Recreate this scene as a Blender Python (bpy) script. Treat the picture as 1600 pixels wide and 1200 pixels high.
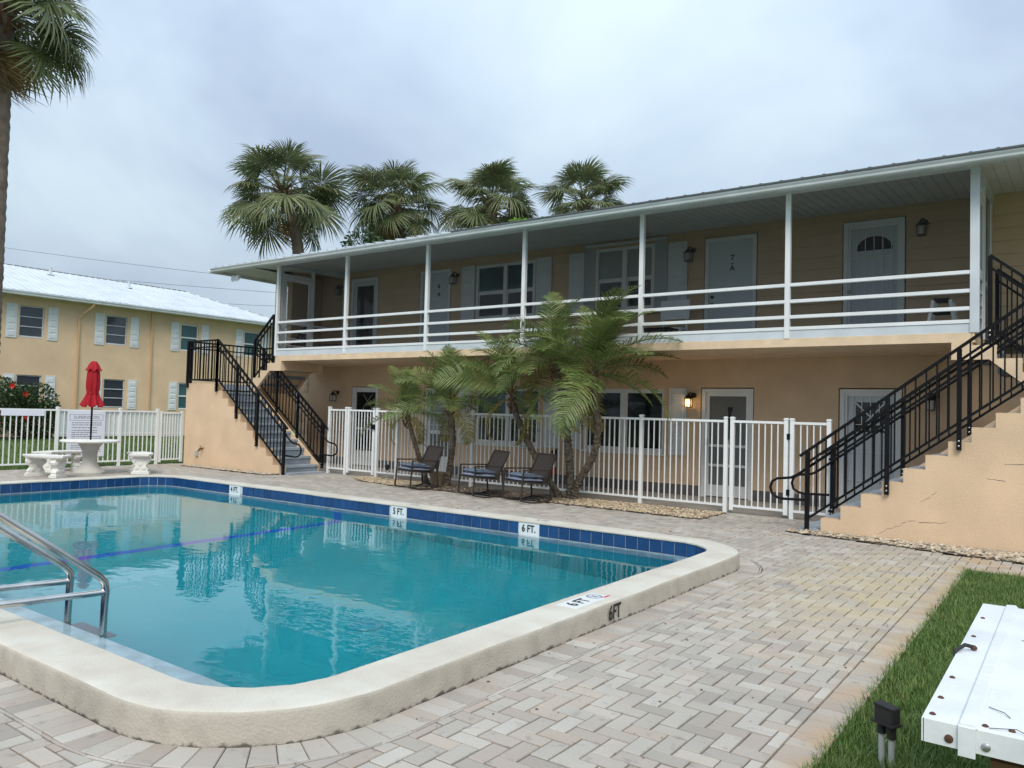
import bpy, bmesh, math, random
from mathutils import Vector, Matrix
random.seed(7)
RND = random.Random(11)
for o in list(bpy.data.objects):
    bpy.data.objects.remove(o, do_unlink=True)
S = bpy.context.scene
COL = S.collection

# ------------------------------------------------------------------ camera
cam_d = bpy.data.cameras.new('camera')
cam = bpy.data.objects.new('camera', cam_d)
COL.objects.link(cam)
yaw, pitch, roll = math.radians(36.024), math.radians(2.10), math.radians(1.528)
cf = Vector((-math.sin(yaw) * math.cos(pitch), math.cos(yaw) * math.cos(pitch), math.sin(pitch)))
r0 = Vector((math.cos(yaw), math.sin(yaw), 0))
u0 = r0.cross(cf)
cr = math.cos(roll) * r0 + math.sin(roll) * u0
cu = -math.sin(roll) * r0 + math.cos(roll) * u0
M = Matrix.Identity(4)
for i in range(3):
    M[i][0], M[i][1], M[i][2] = cr[i], cu[i], -cf[i]
M[2][3] = 1.5
cam.matrix_world = M
cam_d.sensor_fit = 'HORIZONTAL'
cam_d.sensor_width = 36.0
cam_d.lens = 1218 / 1600 * 36.0
cam_d.clip_start = 0.05
cam_d.clip_end = 2000
S.camera = cam

# ------------------------------------------------------------------ world, sun, exposure
SUN_DIR = Vector((0.42, -0.62, 0.80)).normalized()      # towards the sun
W = bpy.data.worlds.new('World')
S.world = W
W.use_nodes = True
nt = W.node_tree
nt.nodes.clear()
N = nt.nodes.new
out = N('ShaderNodeOutputWorld')
bg = N('ShaderNodeBackground')
sky = N('ShaderNodeTexSky')
sky.sky_type = 'NISHITA'
sky.sun_disc = False
sky.sun_elevation = math.asin(SUN_DIR.z)
sky.sun_rotation = math.atan2(SUN_DIR.x, SUN_DIR.y)
bg.inputs['Strength'].default_value = 0.10
tc = N('ShaderNodeTexCoord')
sep = N('ShaderNodeSeparateXYZ')
nt.links.new(tc.outputs['Generated'], sep.inputs[0])
def wmath(op, a, b):
    m = N('ShaderNodeMath'); m.operation = op
    for i, v in enumerate((a, b)):
        if isinstance(v, (int, float)): m.inputs[i].default_value = v
        else: nt.links.new(v, m.inputs[i])
    return m.outputs[0]
zc = wmath('ADD', wmath('ABSOLUTE', sep.outputs[2], 0), 0.62)
cmb = N('ShaderNodeCombineXYZ')
nt.links.new(wmath('DIVIDE', sep.outputs[0], zc), cmb.inputs[0])
nt.links.new(wmath('DIVIDE', sep.outputs[1], zc), cmb.inputs[1])
mp = N('ShaderNodeMapping')
mp.inputs['Location'].default_value = (3.1, 1.4, 0.0)
nt.links.new(cmb.outputs[0], mp.inputs[0])
n1 = N('ShaderNodeTexNoise')
n1.inputs['Scale'].default_value = 1.75
n1.inputs['Detail'].default_value = 5
n1.inputs['Roughness'].default_value = 0.55
n1.inputs['Distortion'].default_value = 0.35
nt.links.new(mp.outputs[0], n1.inputs['Vector'])
cr1 = N('ShaderNodeValToRGB')
e = cr1.color_ramp.elements
e[0].position, e[0].color = 0.36, (3.6, 4.45, 5.75, 1)
e[1].position, e[1].color = 0.62, (5.6, 6.75, 7.6, 1)
em = cr1.color_ramp.elements.new(0.5); em.color = (4.75, 5.8, 6.95, 1)
nt.links.new(n1.outputs['Fac'], cr1.inputs[0])
mx = N('ShaderNodeMixRGB')
mx.inputs[0].default_value = 0.94
nt.links.new(sky.outputs[0], mx.inputs[1])
nt.links.new(cr1.outputs[0], mx.inputs[2])
grad = wmath('MULTIPLY_ADD', wmath('MAXIMUM', sep.outputs[2], 0.0), 0.95)
grad.node.inputs[2].default_value = 0.60
nt.links.new(mx.outputs[0], bg.inputs['Color'])
nt.links.new(wmath('MULTIPLY', grad, 0.10), bg.inputs['Strength'])
nt.links.new(bg.outputs[0], out.inputs[0])
sd = bpy.data.lights.new('sun', 'SUN')
sd.energy = 1.5
sd.angle = math.radians(26)
sd.color = (1.0, 0.91, 0.78)
so = bpy.data.objects.new('sun', sd)
COL.objects.link(so)
so.rotation_euler = (-SUN_DIR).to_track_quat('-Z', 'Y').to_euler()
so.location = (6, -10, 14)
S.view_settings.view_transform = 'Standard'
S.view_settings.look = 'None'
S.view_settings.gamma = 1.0
S.view_settings.exposure = 0.58
S.view_settings.use_curve_mapping = False

# ------------------------------------------------------------------ materials
MATS = {}
def mat(name, col, rough=0.6, metal=0.0, spec=0.5, var=0.0, vscale=3.0, col2=None, bump=0.0, bscale=60.0,
        fine=0.0, fscale=140.0, transl=0.0, alpha=None, emit=None, emit_s=0.0, randvar=0.0, trans=0.0, ior=1.45):
    m = bpy.data.materials.new(name); m.use_nodes = True
    t = m.node_tree; L = t.links; nn = t.nodes.new
    bs = t.nodes['Principled BSDF']; om = t.nodes['Material Output']
    bs.inputs['Base Color'].default_value = (*col, 1)
    bs.inputs['Roughness'].default_value = rough
    bs.inputs['Metallic'].default_value = metal
    bs.inputs['Specular IOR Level'].default_value = spec
    bs.inputs['IOR'].default_value = ior
    bs.inputs['Transmission Weight'].default_value = trans
    g = nn('ShaderNodeNewGeometry')
    cur = None
    def noise(sc, det=4):
        n = nn('ShaderNodeTexNoise'); n.inputs['Scale'].default_value = sc; n.inputs['Detail'].default_value = det
        L.new(g.outputs['Position'], n.inputs['Vector']); return n.outputs['Fac']
    def ramp(f, lo, hi):
        r = nn('ShaderNodeMapRange'); r.inputs[1].default_value = lo; r.inputs[2].default_value = hi
        L.new(f, r.inputs[0]); return r.outputs[0]
    def mix(fac, a, b, mode='MIX'):
        x = nn('ShaderNodeMixRGB'); x.blend_type = mode
        for i, v in ((0, fac), (1, a), (2, b)):
            if isinstance(v, (int, float)): x.inputs[i].default_value = v
            elif isinstance(v, tuple): x.inputs[i].default_value = (*v[:3], 1)
            else: L.new(v, x.inputs[i])
        return x.outputs[0]
    cur = col
    if col2 is not None:
        cur = mix(ramp(noise(vscale), 0.35, 0.65), cur, col2)
    elif var:
        d = tuple(c * (1 - var) for c in col); u = tuple(min(1, c * (1 + var)) for c in col)
        cur = mix(ramp(noise(vscale), 0.3, 0.7), d, u)
    if randvar:
        oi = nn('ShaderNodeObjectInfo')
        a = nn('ShaderNodeMath'); a.operation = 'ADD'
        L.new(oi.outputs['Random'], a.inputs[0]); L.new(g.outputs['Random Per Island'], a.inputs[1])
        f = nn('ShaderNodeMath'); f.operation = 'FRACT'; L.new(a.outputs[0], f.inputs[0])
        k = nn('ShaderNodeMapRange'); k.inputs[3].default_value = 1 - randvar; k.inputs[4].default_value = 1 + randvar
        L.new(f.outputs[0], k.inputs[0])
        hs = nn('ShaderNodeHueSaturation')
        if isinstance(cur, tuple): hs.inputs['Color'].default_value = (*cur, 1)
        else: L.new(cur, hs.inputs['Color'])
        L.new(k.outputs[0], hs.inputs['Value'])
        cur = hs.outputs[0]
    if fine:
        x = ramp(noise(fscale, 2), 0.3, 0.7)
        v = nn('ShaderNodeMapRange'); v.inputs[3].default_value = 1 - fine; v.inputs[4].default_value = 1 + fine
        L.new(x, v.inputs[0])
        hs = nn('ShaderNodeHueSaturation')
        if isinstance(cur, tuple): hs.inputs['Color'].default_value = (*cur, 1)
        else: L.new(cur, hs.inputs['Color'])
        L.new(v.outputs[0], hs.inputs['Value']); cur = hs.outputs[0]
    if not isinstance(cur, tuple): L.new(cur, bs.inputs['Base Color'])
    if bump:
        b = nn('ShaderNodeBump'); b.inputs['Strength'].default_value = bump; b.inputs['Distance'].default_value = 0.01
        L.new(noise(bscale, 3), b.inputs['Height']); L.new(b.outputs[0], bs.inputs['Normal'])
    if emit:
        bs.inputs['Emission Color'].default_value = (*emit, 1); bs.inputs['Emission Strength'].default_value = emit_s
    sh = bs.outputs[0]
    if transl:
        tr = nn('ShaderNodeBsdfTranslucent')
        if isinstance(cur, tuple): tr.inputs[0].default_value = (*cur, 1)
        else: L.new(cur, tr.inputs[0])
        ms = nn('ShaderNodeMixShader'); ms.inputs[0].default_value = transl
        L.new(sh, ms.inputs[1]); L.new(tr.outputs[0], ms.inputs[2]); sh = ms.outputs[0]
    if alpha is not None:
        tp = nn('ShaderNodeBsdfTransparent')
        ms = nn('ShaderNodeMixShader'); ms.inputs[0].default_value = alpha
        L.new(tp.outputs[0], ms.inputs[1]); L.new(sh, ms.inputs[2]); sh = ms.outputs[0]
    L.new(sh, om.inputs[0])
    m['nodes_ready'] = 1
    MATS[name] = m
    return m

mat('stucco', (0.71, 0.520, 0.350), 0.85, var=0.08, vscale=1.9, bump=0.32, bscale=80, fine=0.045, fscale=45, spec=0.2)
mat('stucco_slab', (0.76, 0.58, 0.40), 0.85, var=0.10, vscale=4, bump=0.5, bscale=60, fine=0.06, spec=0.2)
mat('stucco_left', (0.72, 0.538, 0.362), 0.85, var=0.08, vscale=1.1, bump=0.3, bscale=60, spec=0.2)
mat('siding', (0.64, 0.47, 0.31), 0.6, var=0.06, vscale=2.5, bump=0.15, bscale=120, spec=0.3)
mat('dark_base', (0.13, 0.12, 0.12), 0.8, var=0.2, vscale=6)
mat('white_paint', (0.78, 0.80, 0.81), 0.45, var=0.05, vscale=2.2, bump=0.04, bscale=40)
mat('trim_grey', (0.60, 0.65, 0.69), 0.5, var=0.08, vscale=3)
mat('gutter_paint', (0.60, 0.64, 0.65), 0.4, var=0.10, vscale=2.0)
mat('fence_white', (0.80, 0.82, 0.82), 0.35, var=0.03, vscale=3)
mat('soffit', (0.62, 0.63, 0.60), 0.6, var=0.06, vscale=2)
mat('roof_metal', (0.62, 0.66, 0.70), 0.45, metal=0.15, var=0.09, vscale=1.2, bump=0.05, bscale=8)
mat('roof_dark', (0.10, 0.11, 0.11), 0.5)
mat('door_paint', (0.60, 0.66, 0.70), 0.4, var=0.03, vscale=3)
mat('shutter', (0.68, 0.72, 0.75), 0.5, var=0.05, vscale=4)
mat('steel_black', (0.006, 0.006, 0.0075), 0.45, var=0.3, vscale=9, spec=0.22)
mat('bronze', (0.028, 0.018, 0.013), 0.4)
mat('glass_dark', (0.012, 0.016, 0.018), 0.06, spec=0.6)
mat('glass_teal', (0.03, 0.10, 0.11), 0.08, spec=0.6, var=0.3, vscale=0.9)
mat('blind', (0.30, 0.34, 0.34), 0.35, spec=0.6)
mat('screen_grey', (0.16, 0.17, 0.17), 0.6, var=0.1, vscale=2)
mat('screen', (0.020, 0.021, 0.022), 0.7, alpha=0.21, spec=0.1)
mat('lamp_glass', (0.7, 0.72, 0.70), 0.2, alpha=0.45)
mat('bulb', (0.9, 0.9, 0.85), 0.3)
mat('bulb_lit', (1.0, 0.8, 0.45), 0.3, emit=(1.0, 0.62, 0.22), emit_s=5.0)
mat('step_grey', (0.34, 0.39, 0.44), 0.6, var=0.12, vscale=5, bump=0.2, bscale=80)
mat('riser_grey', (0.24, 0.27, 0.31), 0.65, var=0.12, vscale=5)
mat('steel', (0.62, 0.60, 0.57), 0.16, metal=1.0, var=0.12, vscale=7)
mat('galv', (0.5, 0.5, 0.5), 0.35, metal=0.9)
mat('coping', (0.52, 0.475, 0.40), 0.85, col2=(0.60, 0.57, 0.50), vscale=3.2, bump=0.30, bscale=85, fine=0.10, fscale=200, spec=0.25)
mat('pool_tile', (0.014, 0.062, 0.185), 0.12, var=0.12, vscale=9, randvar=0.18)
mat('grout', (0.60, 0.66, 0.72), 0.8)
mat('marker_white', (0.78, 0.80, 0.80), 0.25)
mat('ink', (0.012, 0.012, 0.012), 0.6)
mat('ink_red', (0.55, 0.05, 0.05), 0.6)
mat('ink_grey', (0.20, 0.21, 0.28), 0.6)
mat('plaster_white', (0.46, 0.53, 0.57), 0.6, var=0.25, vscale=6)
mat('plaster', (0.010, 0.41, 0.48), 0.7, var=0.05, vscale=0.8)
mat('stripe_blue', (0.002, 0.15, 0.70), 0.4)
mat('drain', (0.05, 0.40, 0.50), 0.5)
mat('step_mauve', (0.10, 0.09, 0.12), 0.4)
mat('concrete', (0.36, 0.34, 0.31), 0.85, var=0.15, vscale=1.7, bump=0.3, bscale=50, fine=0.05)
mat('joint', (0.055, 0.048, 0.040), 0.95, var=0.3, vscale=20)
mat('cast_white', (0.74, 0.73, 0.69), 0.7, var=0.08, vscale=6, bump=0.25, bscale=45)
mat('cast_grey', (0.50, 0.48, 0.44), 0.8, var=0.10, vscale=5, bump=0.3, bscale=45)
mat('umbrella_red', (0.40, 0.006, 0.016), 0.75, var=0.10, vscale=5, transl=0.12)
mat('chair_sling', (0.050, 0.038, 0.033), 0.75, fine=0.35, fscale=160)
mat('chair_frame', (0.038, 0.028, 0.024), 0.45)
mat('cushion', (0.17, 0.20, 0.265), 0.9, var=0.25, vscale=9, bump=0.3, bscale=30)
mat('cushion_top', (0.11, 0.14, 0.19), 0.9, var=0.25, vscale=9, bump=0.3, bscale=30)
mat('pot', (0.33, 0.25, 0.16), 0.8, var=0.12, vscale=10)
mat('soil', (0.05, 0.04, 0.03), 0.95)
mat('ext_red', (0.48, 0.012, 0.015), 0.3)
mat('rubber', (0.02, 0.02, 0.02), 0.6)
mat('trunk_sabal', (0.21, 0.165, 0.125), 0.95, col2=(0.13, 0.10, 0.08), vscale=5, bump=0.9, bscale=22)
mat('trunk_date', (0.060, 0.042, 0.030), 0.95, col2=(0.15, 0.13, 0.10), vscale=16, bump=0.9, bscale=40)
mat('boot_brown', (0.15, 0.075, 0.04), 0.9, var=0.3, vscale=12)
mat('frond_sabal', (0.125, 0.165, 0.070), 0.5, col2=(0.20, 0.215, 0.10), vscale=1.2, transl=0.28, randvar=0.28)
mat('frond_dry', (0.27, 0.19, 0.085), 0.8, var=0.2, vscale=4, transl=0.2, randvar=0.2)
mat('frond_date', (0.135, 0.20, 0.055), 0.45, col2=(0.22, 0.255, 0.085), vscale=3.5, transl=0.25, randvar=0.22)
mat('frond_yellow', (0.30, 0.26, 0.07), 0.6, transl=0.25, randvar=0.2)
mat('leaf_dark', (0.030, 0.060, 0.020), 0.4, col2=(0.055, 0.10, 0.03), vscale=2.5, transl=0.2, randvar=0.35)
mat('leaf_bright', (0.20, 0.36, 0.05), 0.5, transl=0.3, randvar=0.2)
mat('bark', (0.09, 0.07, 0.05), 0.95, var=0.25, vscale=9)
mat('flower', (0.65, 0.03, 0.02), 0.6, transl=0.2)
mat('grass_ground', (0.060, 0.105, 0.026), 0.95, col2=(0.095, 0.145, 0.036), vscale=1.8, bump=0.8, bscale=35, fine=0.25, fscale=30)
mat('grass_blade', (0.105, 0.19, 0.042), 0.6, col2=(0.175, 0.245, 0.07), vscale=4, transl=0.3, randvar=0.35)
mat('grass_dry', (0.24, 0.21, 0.085), 0.8, col2=(0.16, 0.20, 0.06), vscale=5, transl=0.25, randvar=0.3)
mat('litter', (0.14, 0.085, 0.045), 0.9, randvar=0.5)
mat('stone_tan', (0.40, 0.29, 0.17), 0.85, col2=(0.52, 0.44, 0.33), vscale=14, randvar=0.45)
mat('stone_pale', (0.48, 0.42, 0.33), 0.85, col2=(0.36, 0.27, 0.18), vscale=14, randvar=0.4)
mat('mulch', (0.095, 0.078, 0.062), 0.95, col2=(0.17, 0.14, 0.11), vscale=11, randvar=0.5)
mat('bed_soil', (0.14, 0.11, 0.08), 0.95, var=0.3, vscale=15)
mat('lid_white', (0.70, 0.725, 0.74), 0.45, var=0.10, vscale=4, bump=0.25, bscale=11, fine=0.03, fscale=60)
mat('wood', (0.26, 0.13, 0.055), 0.7, col2=(0.18, 0.09, 0.04), vscale=5, bump=0.2, bscale=30)
mat('rust', (0.09, 0.042, 0.024), 0.8, var=0.3, vscale=60)
mat('wire', (0.05, 0.05, 0.06), 0.6)
mat('frost_panel', (0.70, 0.77, 0.75), 0.5, alpha=0.90)
mat('sign_white', (0.74, 0.77, 0.86), 0.4)
mat('pipe_beige', (0.64, 0.44, 0.26), 0.6, var=0.05, vscale=3)
mat('brass', (0.25, 0.16, 0.08), 0.5, metal=0.7)
mat('plastic_pipe', (0.42, 0.43, 0.42), 0.5)

# pavers: tumbled concrete, each one its own tone, with a rusty-yellow stain in one corner of the deck
def paver_material():
    m = bpy.data.materials.new('paver'); m.use_nodes = True
    t = m.node_tree; L = t.links; nn = t.nodes.new; bs = t.nodes['Principled BSDF']
    g = nn('ShaderNodeNewGeometry'); oi = nn('ShaderNodeObjectInfo')
    a = nn('ShaderNodeMath'); a.operation = 'ADD'; L.new(oi.outputs['Random'], a.inputs[0]); L.new(g.outputs['Random Per Island'], a.inputs[1])
    f = nn('ShaderNodeMath'); f.operation = 'FRACT'; L.new(a.outputs[0], f.inputs[0])
    r = nn('ShaderNodeValToRGB'); r.color_ramp.interpolation = 'LINEAR'
    el = r.color_ramp.elements
    cols = [(0.0, (0.36, 0.32, 0.275)), (0.25, (0.48, 0.445, 0.385)), (0.5, (0.41, 0.345, 0.295)), (0.70, (0.54, 0.505, 0.445)), (0.86, (0.45, 0.37, 0.30)), (1.0, (0.32, 0.285, 0.25))]
    el[0].position, el[0].color = 0.0, (*cols[0][1], 1)
    el[1].position, el[1].color = 1.0, (*cols[-1][1], 1)
    for p, c in cols[1:-1]:
        x = el.new(p); x.color = (*c, 1)
    L.new(f.outputs[0], r.inputs[0])
    def noise(sc, det=3):
        n = nn('ShaderNodeTexNoise'); n.inputs['Scale'].default_value = sc; n.inputs['Detail'].default_value = det
        L.new(g.outputs['Position'], n.inputs['Vector']); return n.outputs['Fac']
    def mr(fac, a0, a1, b0, b1):
        q = nn('ShaderNodeMapRange')
        for i, v in enumerate((a0, a1, b0, b1)): q.inputs[i + 1].default_value = v
        L.new(fac, q.inputs[0]); return q.outputs[0]
    def mixc(fac, a_, b_, mode='MIX'):
        x = nn('ShaderNodeMixRGB'); x.blend_type = mode
        for i, v in ((0, fac), (1, a_), (2, b_)):
            if isinstance(v, (int, float)): x.inputs[i].default_value = v
            elif isinstance(v, tuple): x.inputs[i].default_value = (*v, 1)
            else: L.new(v, x.inputs[i])
        return x.outputs[0]
    c = r.outputs[0]
    c = mixc(mr(noise(160, 2), 0.3, 0.7, 0.0, 0.30), c, (0.25, 0.24, 0.23))
    c = mixc(mr(noise(1.6, 4), 0.42, 0.7, 0.0, 0.45), c, (0.30, 0.275, 0.25))
    c = mixc(mr(noise(13, 4), 0.60, 0.72, 0.0, 0.5), c, (0.20, 0.19, 0.18))
    # yellow iron stain round one spot, ragged by noise
    d = nn('ShaderNodeVectorMath'); d.operation = 'DISTANCE'
    sc = nn('ShaderNodeMapping'); sc.inputs['Scale'].default_value = (1.5, 0.62, 1)
    L.new(g.outputs['Position'], sc.inputs[0]); L.new(sc.outputs[0], d.inputs[0])
    d.inputs[1].default_value = (-1.45 * 1.5, 7.75 * 0.62, 0)
    st = nn('ShaderNodeMath'); st.operation = 'MULTIPLY'
    L.new(mr(d.outputs['Value'], 0.3, 1.9, 1.0, 0.0), st.inputs[0]); L.new(mr(noise(3.4, 5), 0.36, 0.60, 0.10, 0.95), st.inputs[1])
    c = mixc(st.outputs[0], c, (0.47, 0.385, 0.245))
    # orange seep along the lawn edge
    sx = nn('ShaderNodeSeparateXYZ'); L.new(g.outputs['Position'], sx.inputs[0])
    s2 = nn('ShaderNodeMath'); s2.operation = 'MULTIPLY'
    L.new(mr(sx.outputs[0], -1.16, -0.98, 0.0, 1.0), s2.inputs[0]); L.new(mr(noise(2.9, 3), 0.40, 0.60, 0.1, 0.75), s2.inputs[1])
    c = mixc(s2.outputs[0], c, (0.45, 0.31, 0.19))
    L.new(c, bs.inputs['Base Color'])
    bs.inputs['Roughness'].default_value = 0.85; bs.inputs['Specular IOR Level'].default_value = 0.25
    b = nn('ShaderNodeBump'); b.inputs['Strength'].default_value = 0.45; b.inputs['Distance'].default_value = 0.004
    L.new(noise(190, 3), b.inputs['Height']); L.new(b.outputs[0], bs.inputs['Normal'])
    MATS['paver'] = m
paver_material()
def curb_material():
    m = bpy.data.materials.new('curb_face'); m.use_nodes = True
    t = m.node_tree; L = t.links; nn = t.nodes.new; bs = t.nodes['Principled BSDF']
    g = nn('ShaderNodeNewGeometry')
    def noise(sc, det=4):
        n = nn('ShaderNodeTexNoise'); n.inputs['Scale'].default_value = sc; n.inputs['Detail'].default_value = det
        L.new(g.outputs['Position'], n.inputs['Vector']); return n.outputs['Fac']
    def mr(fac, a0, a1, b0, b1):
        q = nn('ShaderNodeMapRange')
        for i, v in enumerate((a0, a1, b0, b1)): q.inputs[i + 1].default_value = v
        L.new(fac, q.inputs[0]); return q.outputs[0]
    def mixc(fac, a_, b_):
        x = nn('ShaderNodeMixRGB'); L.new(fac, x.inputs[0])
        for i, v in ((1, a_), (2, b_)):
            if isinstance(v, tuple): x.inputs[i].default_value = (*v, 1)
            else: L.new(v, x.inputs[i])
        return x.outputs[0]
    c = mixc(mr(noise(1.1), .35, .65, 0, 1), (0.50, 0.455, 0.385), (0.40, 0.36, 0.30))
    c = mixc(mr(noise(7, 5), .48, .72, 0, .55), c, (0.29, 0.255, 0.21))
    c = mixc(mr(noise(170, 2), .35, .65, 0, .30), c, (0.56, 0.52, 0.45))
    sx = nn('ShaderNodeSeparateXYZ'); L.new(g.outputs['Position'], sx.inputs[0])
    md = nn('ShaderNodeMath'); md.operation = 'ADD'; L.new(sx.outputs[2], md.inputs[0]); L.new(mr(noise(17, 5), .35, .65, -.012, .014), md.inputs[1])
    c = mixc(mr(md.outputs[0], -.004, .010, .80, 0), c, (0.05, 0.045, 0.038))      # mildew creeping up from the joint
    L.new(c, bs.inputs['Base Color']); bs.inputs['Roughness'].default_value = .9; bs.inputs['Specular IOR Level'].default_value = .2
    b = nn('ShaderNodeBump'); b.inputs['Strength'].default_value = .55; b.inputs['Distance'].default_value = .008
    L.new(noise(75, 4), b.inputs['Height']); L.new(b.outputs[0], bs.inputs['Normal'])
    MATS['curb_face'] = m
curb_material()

def water_material():
    m = bpy.data.materials.new('water'); m.use_nodes = True
    t = m.node_tree; L = t.links; nn = t.nodes.new; bs = t.nodes['Principled BSDF']
    bs.inputs['Base Color'].default_value = (0.80, 0.97, 1.0, 1)
    bs.inputs['Transmission Weight'].default_value = 1.0
    bs.inputs['Roughness'].default_value = 0.0
    bs.inputs['IOR'].default_value = 1.333
    g = nn('ShaderNodeNewGeometry')
    def nz(sc, st, mscale, det):
        mp = nn('ShaderNodeMapping'); mp.inputs['Scale'].default_value = mscale; L.new(g.outputs['Position'], mp.inputs[0])
        n = nn('ShaderNodeTexNoise'); n.inputs['Scale'].default_value = sc; n.inputs['Detail'].default_value = det
        L.new(mp.outputs[0], n.inputs['Vector'])
        x = nn('ShaderNodeMath'); x.operation = 'MULTIPLY'; x.inputs[1].default_value = st; L.new(n.outputs['Fac'], x.inputs[0])
        return x.outputs[0]
    ad = nn('ShaderNodeMath'); ad.operation = 'ADD'
    L.new(nz(3.0, 1.0, (1, 1.5, 1), 2), ad.inputs[0]); L.new(nz(14.0, 0.10, (1, 1.6, 1), 2), ad.inputs[1])
    b = nn('ShaderNodeBump'); b.inputs['Strength'].default_value = 0.036; b.inputs['Distance'].default_value = 0.06
    L.new(ad.outputs[0], b.inputs['Height']); L.new(b.outputs[0], bs.inputs['Normal'])
    MATS['water'] = m
water_material()

# ------------------------------------------------------------------ mesh helpers
def TY(Y):   # wall facing -Y: u = x, d = outward, z
    return lambda u, d, z: (u, Y - d, z)
def TX(X):   # wall facing +X: u = y
    return lambda u, d, z: (X + d, u, z)
ID = lambda x, y, z: (x, y, z)

class MB:
    def __init__(s, T=ID):
        s.v = []; s.f = []; s.T = T; s.smooth = False
    def add(s, vs, fs, T=None):
        o = len(s.v); T = T or s.T
        s.v.extend(T(*p) for p in vs); s.f.extend(tuple(i + o for i in f) for f in fs); return s
    def box(s, a0, a1, b0, b1, c0, c1):
        vs = [(a0, b0, c0), (a1, b0, c0), (a1, b1, c0), (a0, b1, c0), (a0, b0, c1), (a1, b0, c1), (a1, b1, c1), (a0, b1, c1)]
        return s.add(vs, [(0, 3, 2, 1), (4, 5, 6, 7), (0, 1, 5, 4), (1, 2, 6, 5), (2, 3, 7, 6), (3, 0, 4, 7)])
    def cbox(s, a0, a1, b0, b1, c0, c1, e=0.006):   # box with chamfered front (b0 side) and long edges
        vs = [(a0, b1, c0), (a1, b1, c0), (a1, b1, c1), (a0, b1, c1),
              (a0, b0 + e, c0), (a1, b0 + e, c0), (a1, b0 + e, c1), (a0, b0 + e, c1),
              (a0 + e, b0, c0 + e), (a1 - e, b0, c0 + e), (a1 - e, b0, c1 - e), (a0 + e, b0, c1 - e)]
        fs = [(0, 1, 2, 3), (8, 9, 10, 11)]
        for i in range(4):
            j = (i + 1) % 4
            fs += [(i, j, j + 4, i + 4), (i + 4, j + 4, j + 8, i + 8)]
        return s.add(vs, fs)
    def prism(s, pts, z0, z1):      # polygon in ab, extruded along c
        n = len(pts)
        vs = [(p[0], p[1], z0) for p in pts] + [(p[0], p[1], z1) for p in pts]
        return s.add(vs, [tuple(range(n))[::-1], tuple(range(n, 2 * n))] + [(i, (i + 1) % n, (i + 1) % n + n, i + n) for i in range(n)])
    def prism_b(s, pts, b0, b1):    # polygon in ac, extruded along b
        n = len(pts)
        vs = [(p[0], b0, p[1]) for p in pts] + [(p[0], b1, p[1]) for p in pts]
        return s.add(vs, [tuple(range(n)), tuple(range(n, 2 * n))[::-1]] + [(i, i + n, (i + 1) % n + n, (i + 1) % n) for i in range(n)])
    def tube(s, path, rad, n=8, caps=True):
        P = [Vector(p) for p in path]; k = len(P)
        rads = rad if isinstance(rad, (list, tuple)) else [rad] * k
        o = len(s.v); prev = None
        for i in range(k):
            d = (P[min(i + 1, k - 1)] - P[max(i - 1, 0)]).normalized()
            if prev is None:
                a = Vector((0, 0, 1)) if abs(d.z) < 0.9 else Vector((1, 0, 0))
                x = d.cross(a).normalized()
            else:
                x = (prev - d * prev.dot(d)).normalized()
            prev = x; y = d.cross(x)
            for j in range(n):
                t = 2 * math.pi * j / n
                s.v.append(s.T(*(P[i] + (x * math.cos(t) + y * math.sin(t)) * rads[i])))
        for i in range(k - 1):
            for j in range(n):
                j2 = (j + 1) % n
                s.f.append((o + i * n + j, o + i * n + j2, o + (i + 1) * n + j2, o + (i + 1) * n + j))
        if caps:
            s.f.append(tuple(o + j for j in range(n))[::-1]); s.f.append(tuple(o + (k - 1) * n + j for j in range(n)))
        s.smooth = True
        return s
    def bar(s, p, q, w, h=None):    # square bar between two points, w across, h vertical-ish
        h = h or w
        P, Q = Vector(p), Vector(q); d = (Q - P).normalized()
        a = Vector((0, 0, 1)) if abs(d.z) < 0.95 else Vector((0, 1, 0))
        x = d.cross(a).normalized(); y = x.cross(d).normalized()
        vs = []
        for B in (P, Q):
            for sx, sy in ((-1, -1), (1, -1), (1, 1), (-1, 1)):
                vs.append(tuple(B + x * sx * w / 2 + y * sy * h / 2))
        return s.add(vs, [(0, 3, 2, 1), (4, 5, 6, 7), (0, 1, 5, 4), (1, 2, 6, 5), (2, 3, 7, 6), (3, 0, 4, 7)])
    def lathe(s, prof, c=(0, 0, 0), n=24, a0=0, a1=2 * math.pi):
        o = len(s.v); k = len(prof)
        for (r, z) in prof:
            for j in range(n):
                t = 2 * math.pi * j / n
                s.v.append(s.T(c[0] + r * math.cos(t), c[1] + r * math.sin(t), c[2] + z))
        for i in range(k - 1):
            for j in range(n):
                j2 = (j + 1) % n
                s.f.append((o + i * n + j, o + i * n + j2, o + (i + 1) * n + j2, o + (i + 1) * n + j))
        s.f.append(tuple(o + j for j in range(n))[::-1]); s.f.append(tuple(o + (k - 1) * n + j for j in range(n)))
        s.smooth = True
        return s
    def mesh(s, name, m, off=(0, 0, 0), recalc=True):
        me = bpy.data.meshes.new(name)
        me.from_pydata([(a - off[0], b - off[1], c - off[2]) for a, b, c in s.v], [], s.f)
        if recalc:
            bm = bmesh.new(); bm.from_mesh(me)
            bmesh.ops.recalc_face_normals(bm, faces=bm.faces); bm.to_mesh(me); bm.free()
        me.materials.append(MATS[m])
        if s.smooth:
            me.polygons.foreach_set('use_smooth', [True] * len(me.polygons))
            try: me.set_sharp_from_angle(angle=math.radians(38))
            except Exception: pass
        return me
    def build(s, name, m, parent=None, recalc=True):
        off = (0, 0, 0)
        if parent is not None: off = tuple(parent.matrix_world.translation) if False else wloc(parent)
        me = s.mesh(name, m, off, recalc)
        o = bpy.data.objects.new(name, me); COL.objects.link(o)
        if parent is not None: o.parent = parent
        return o
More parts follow.
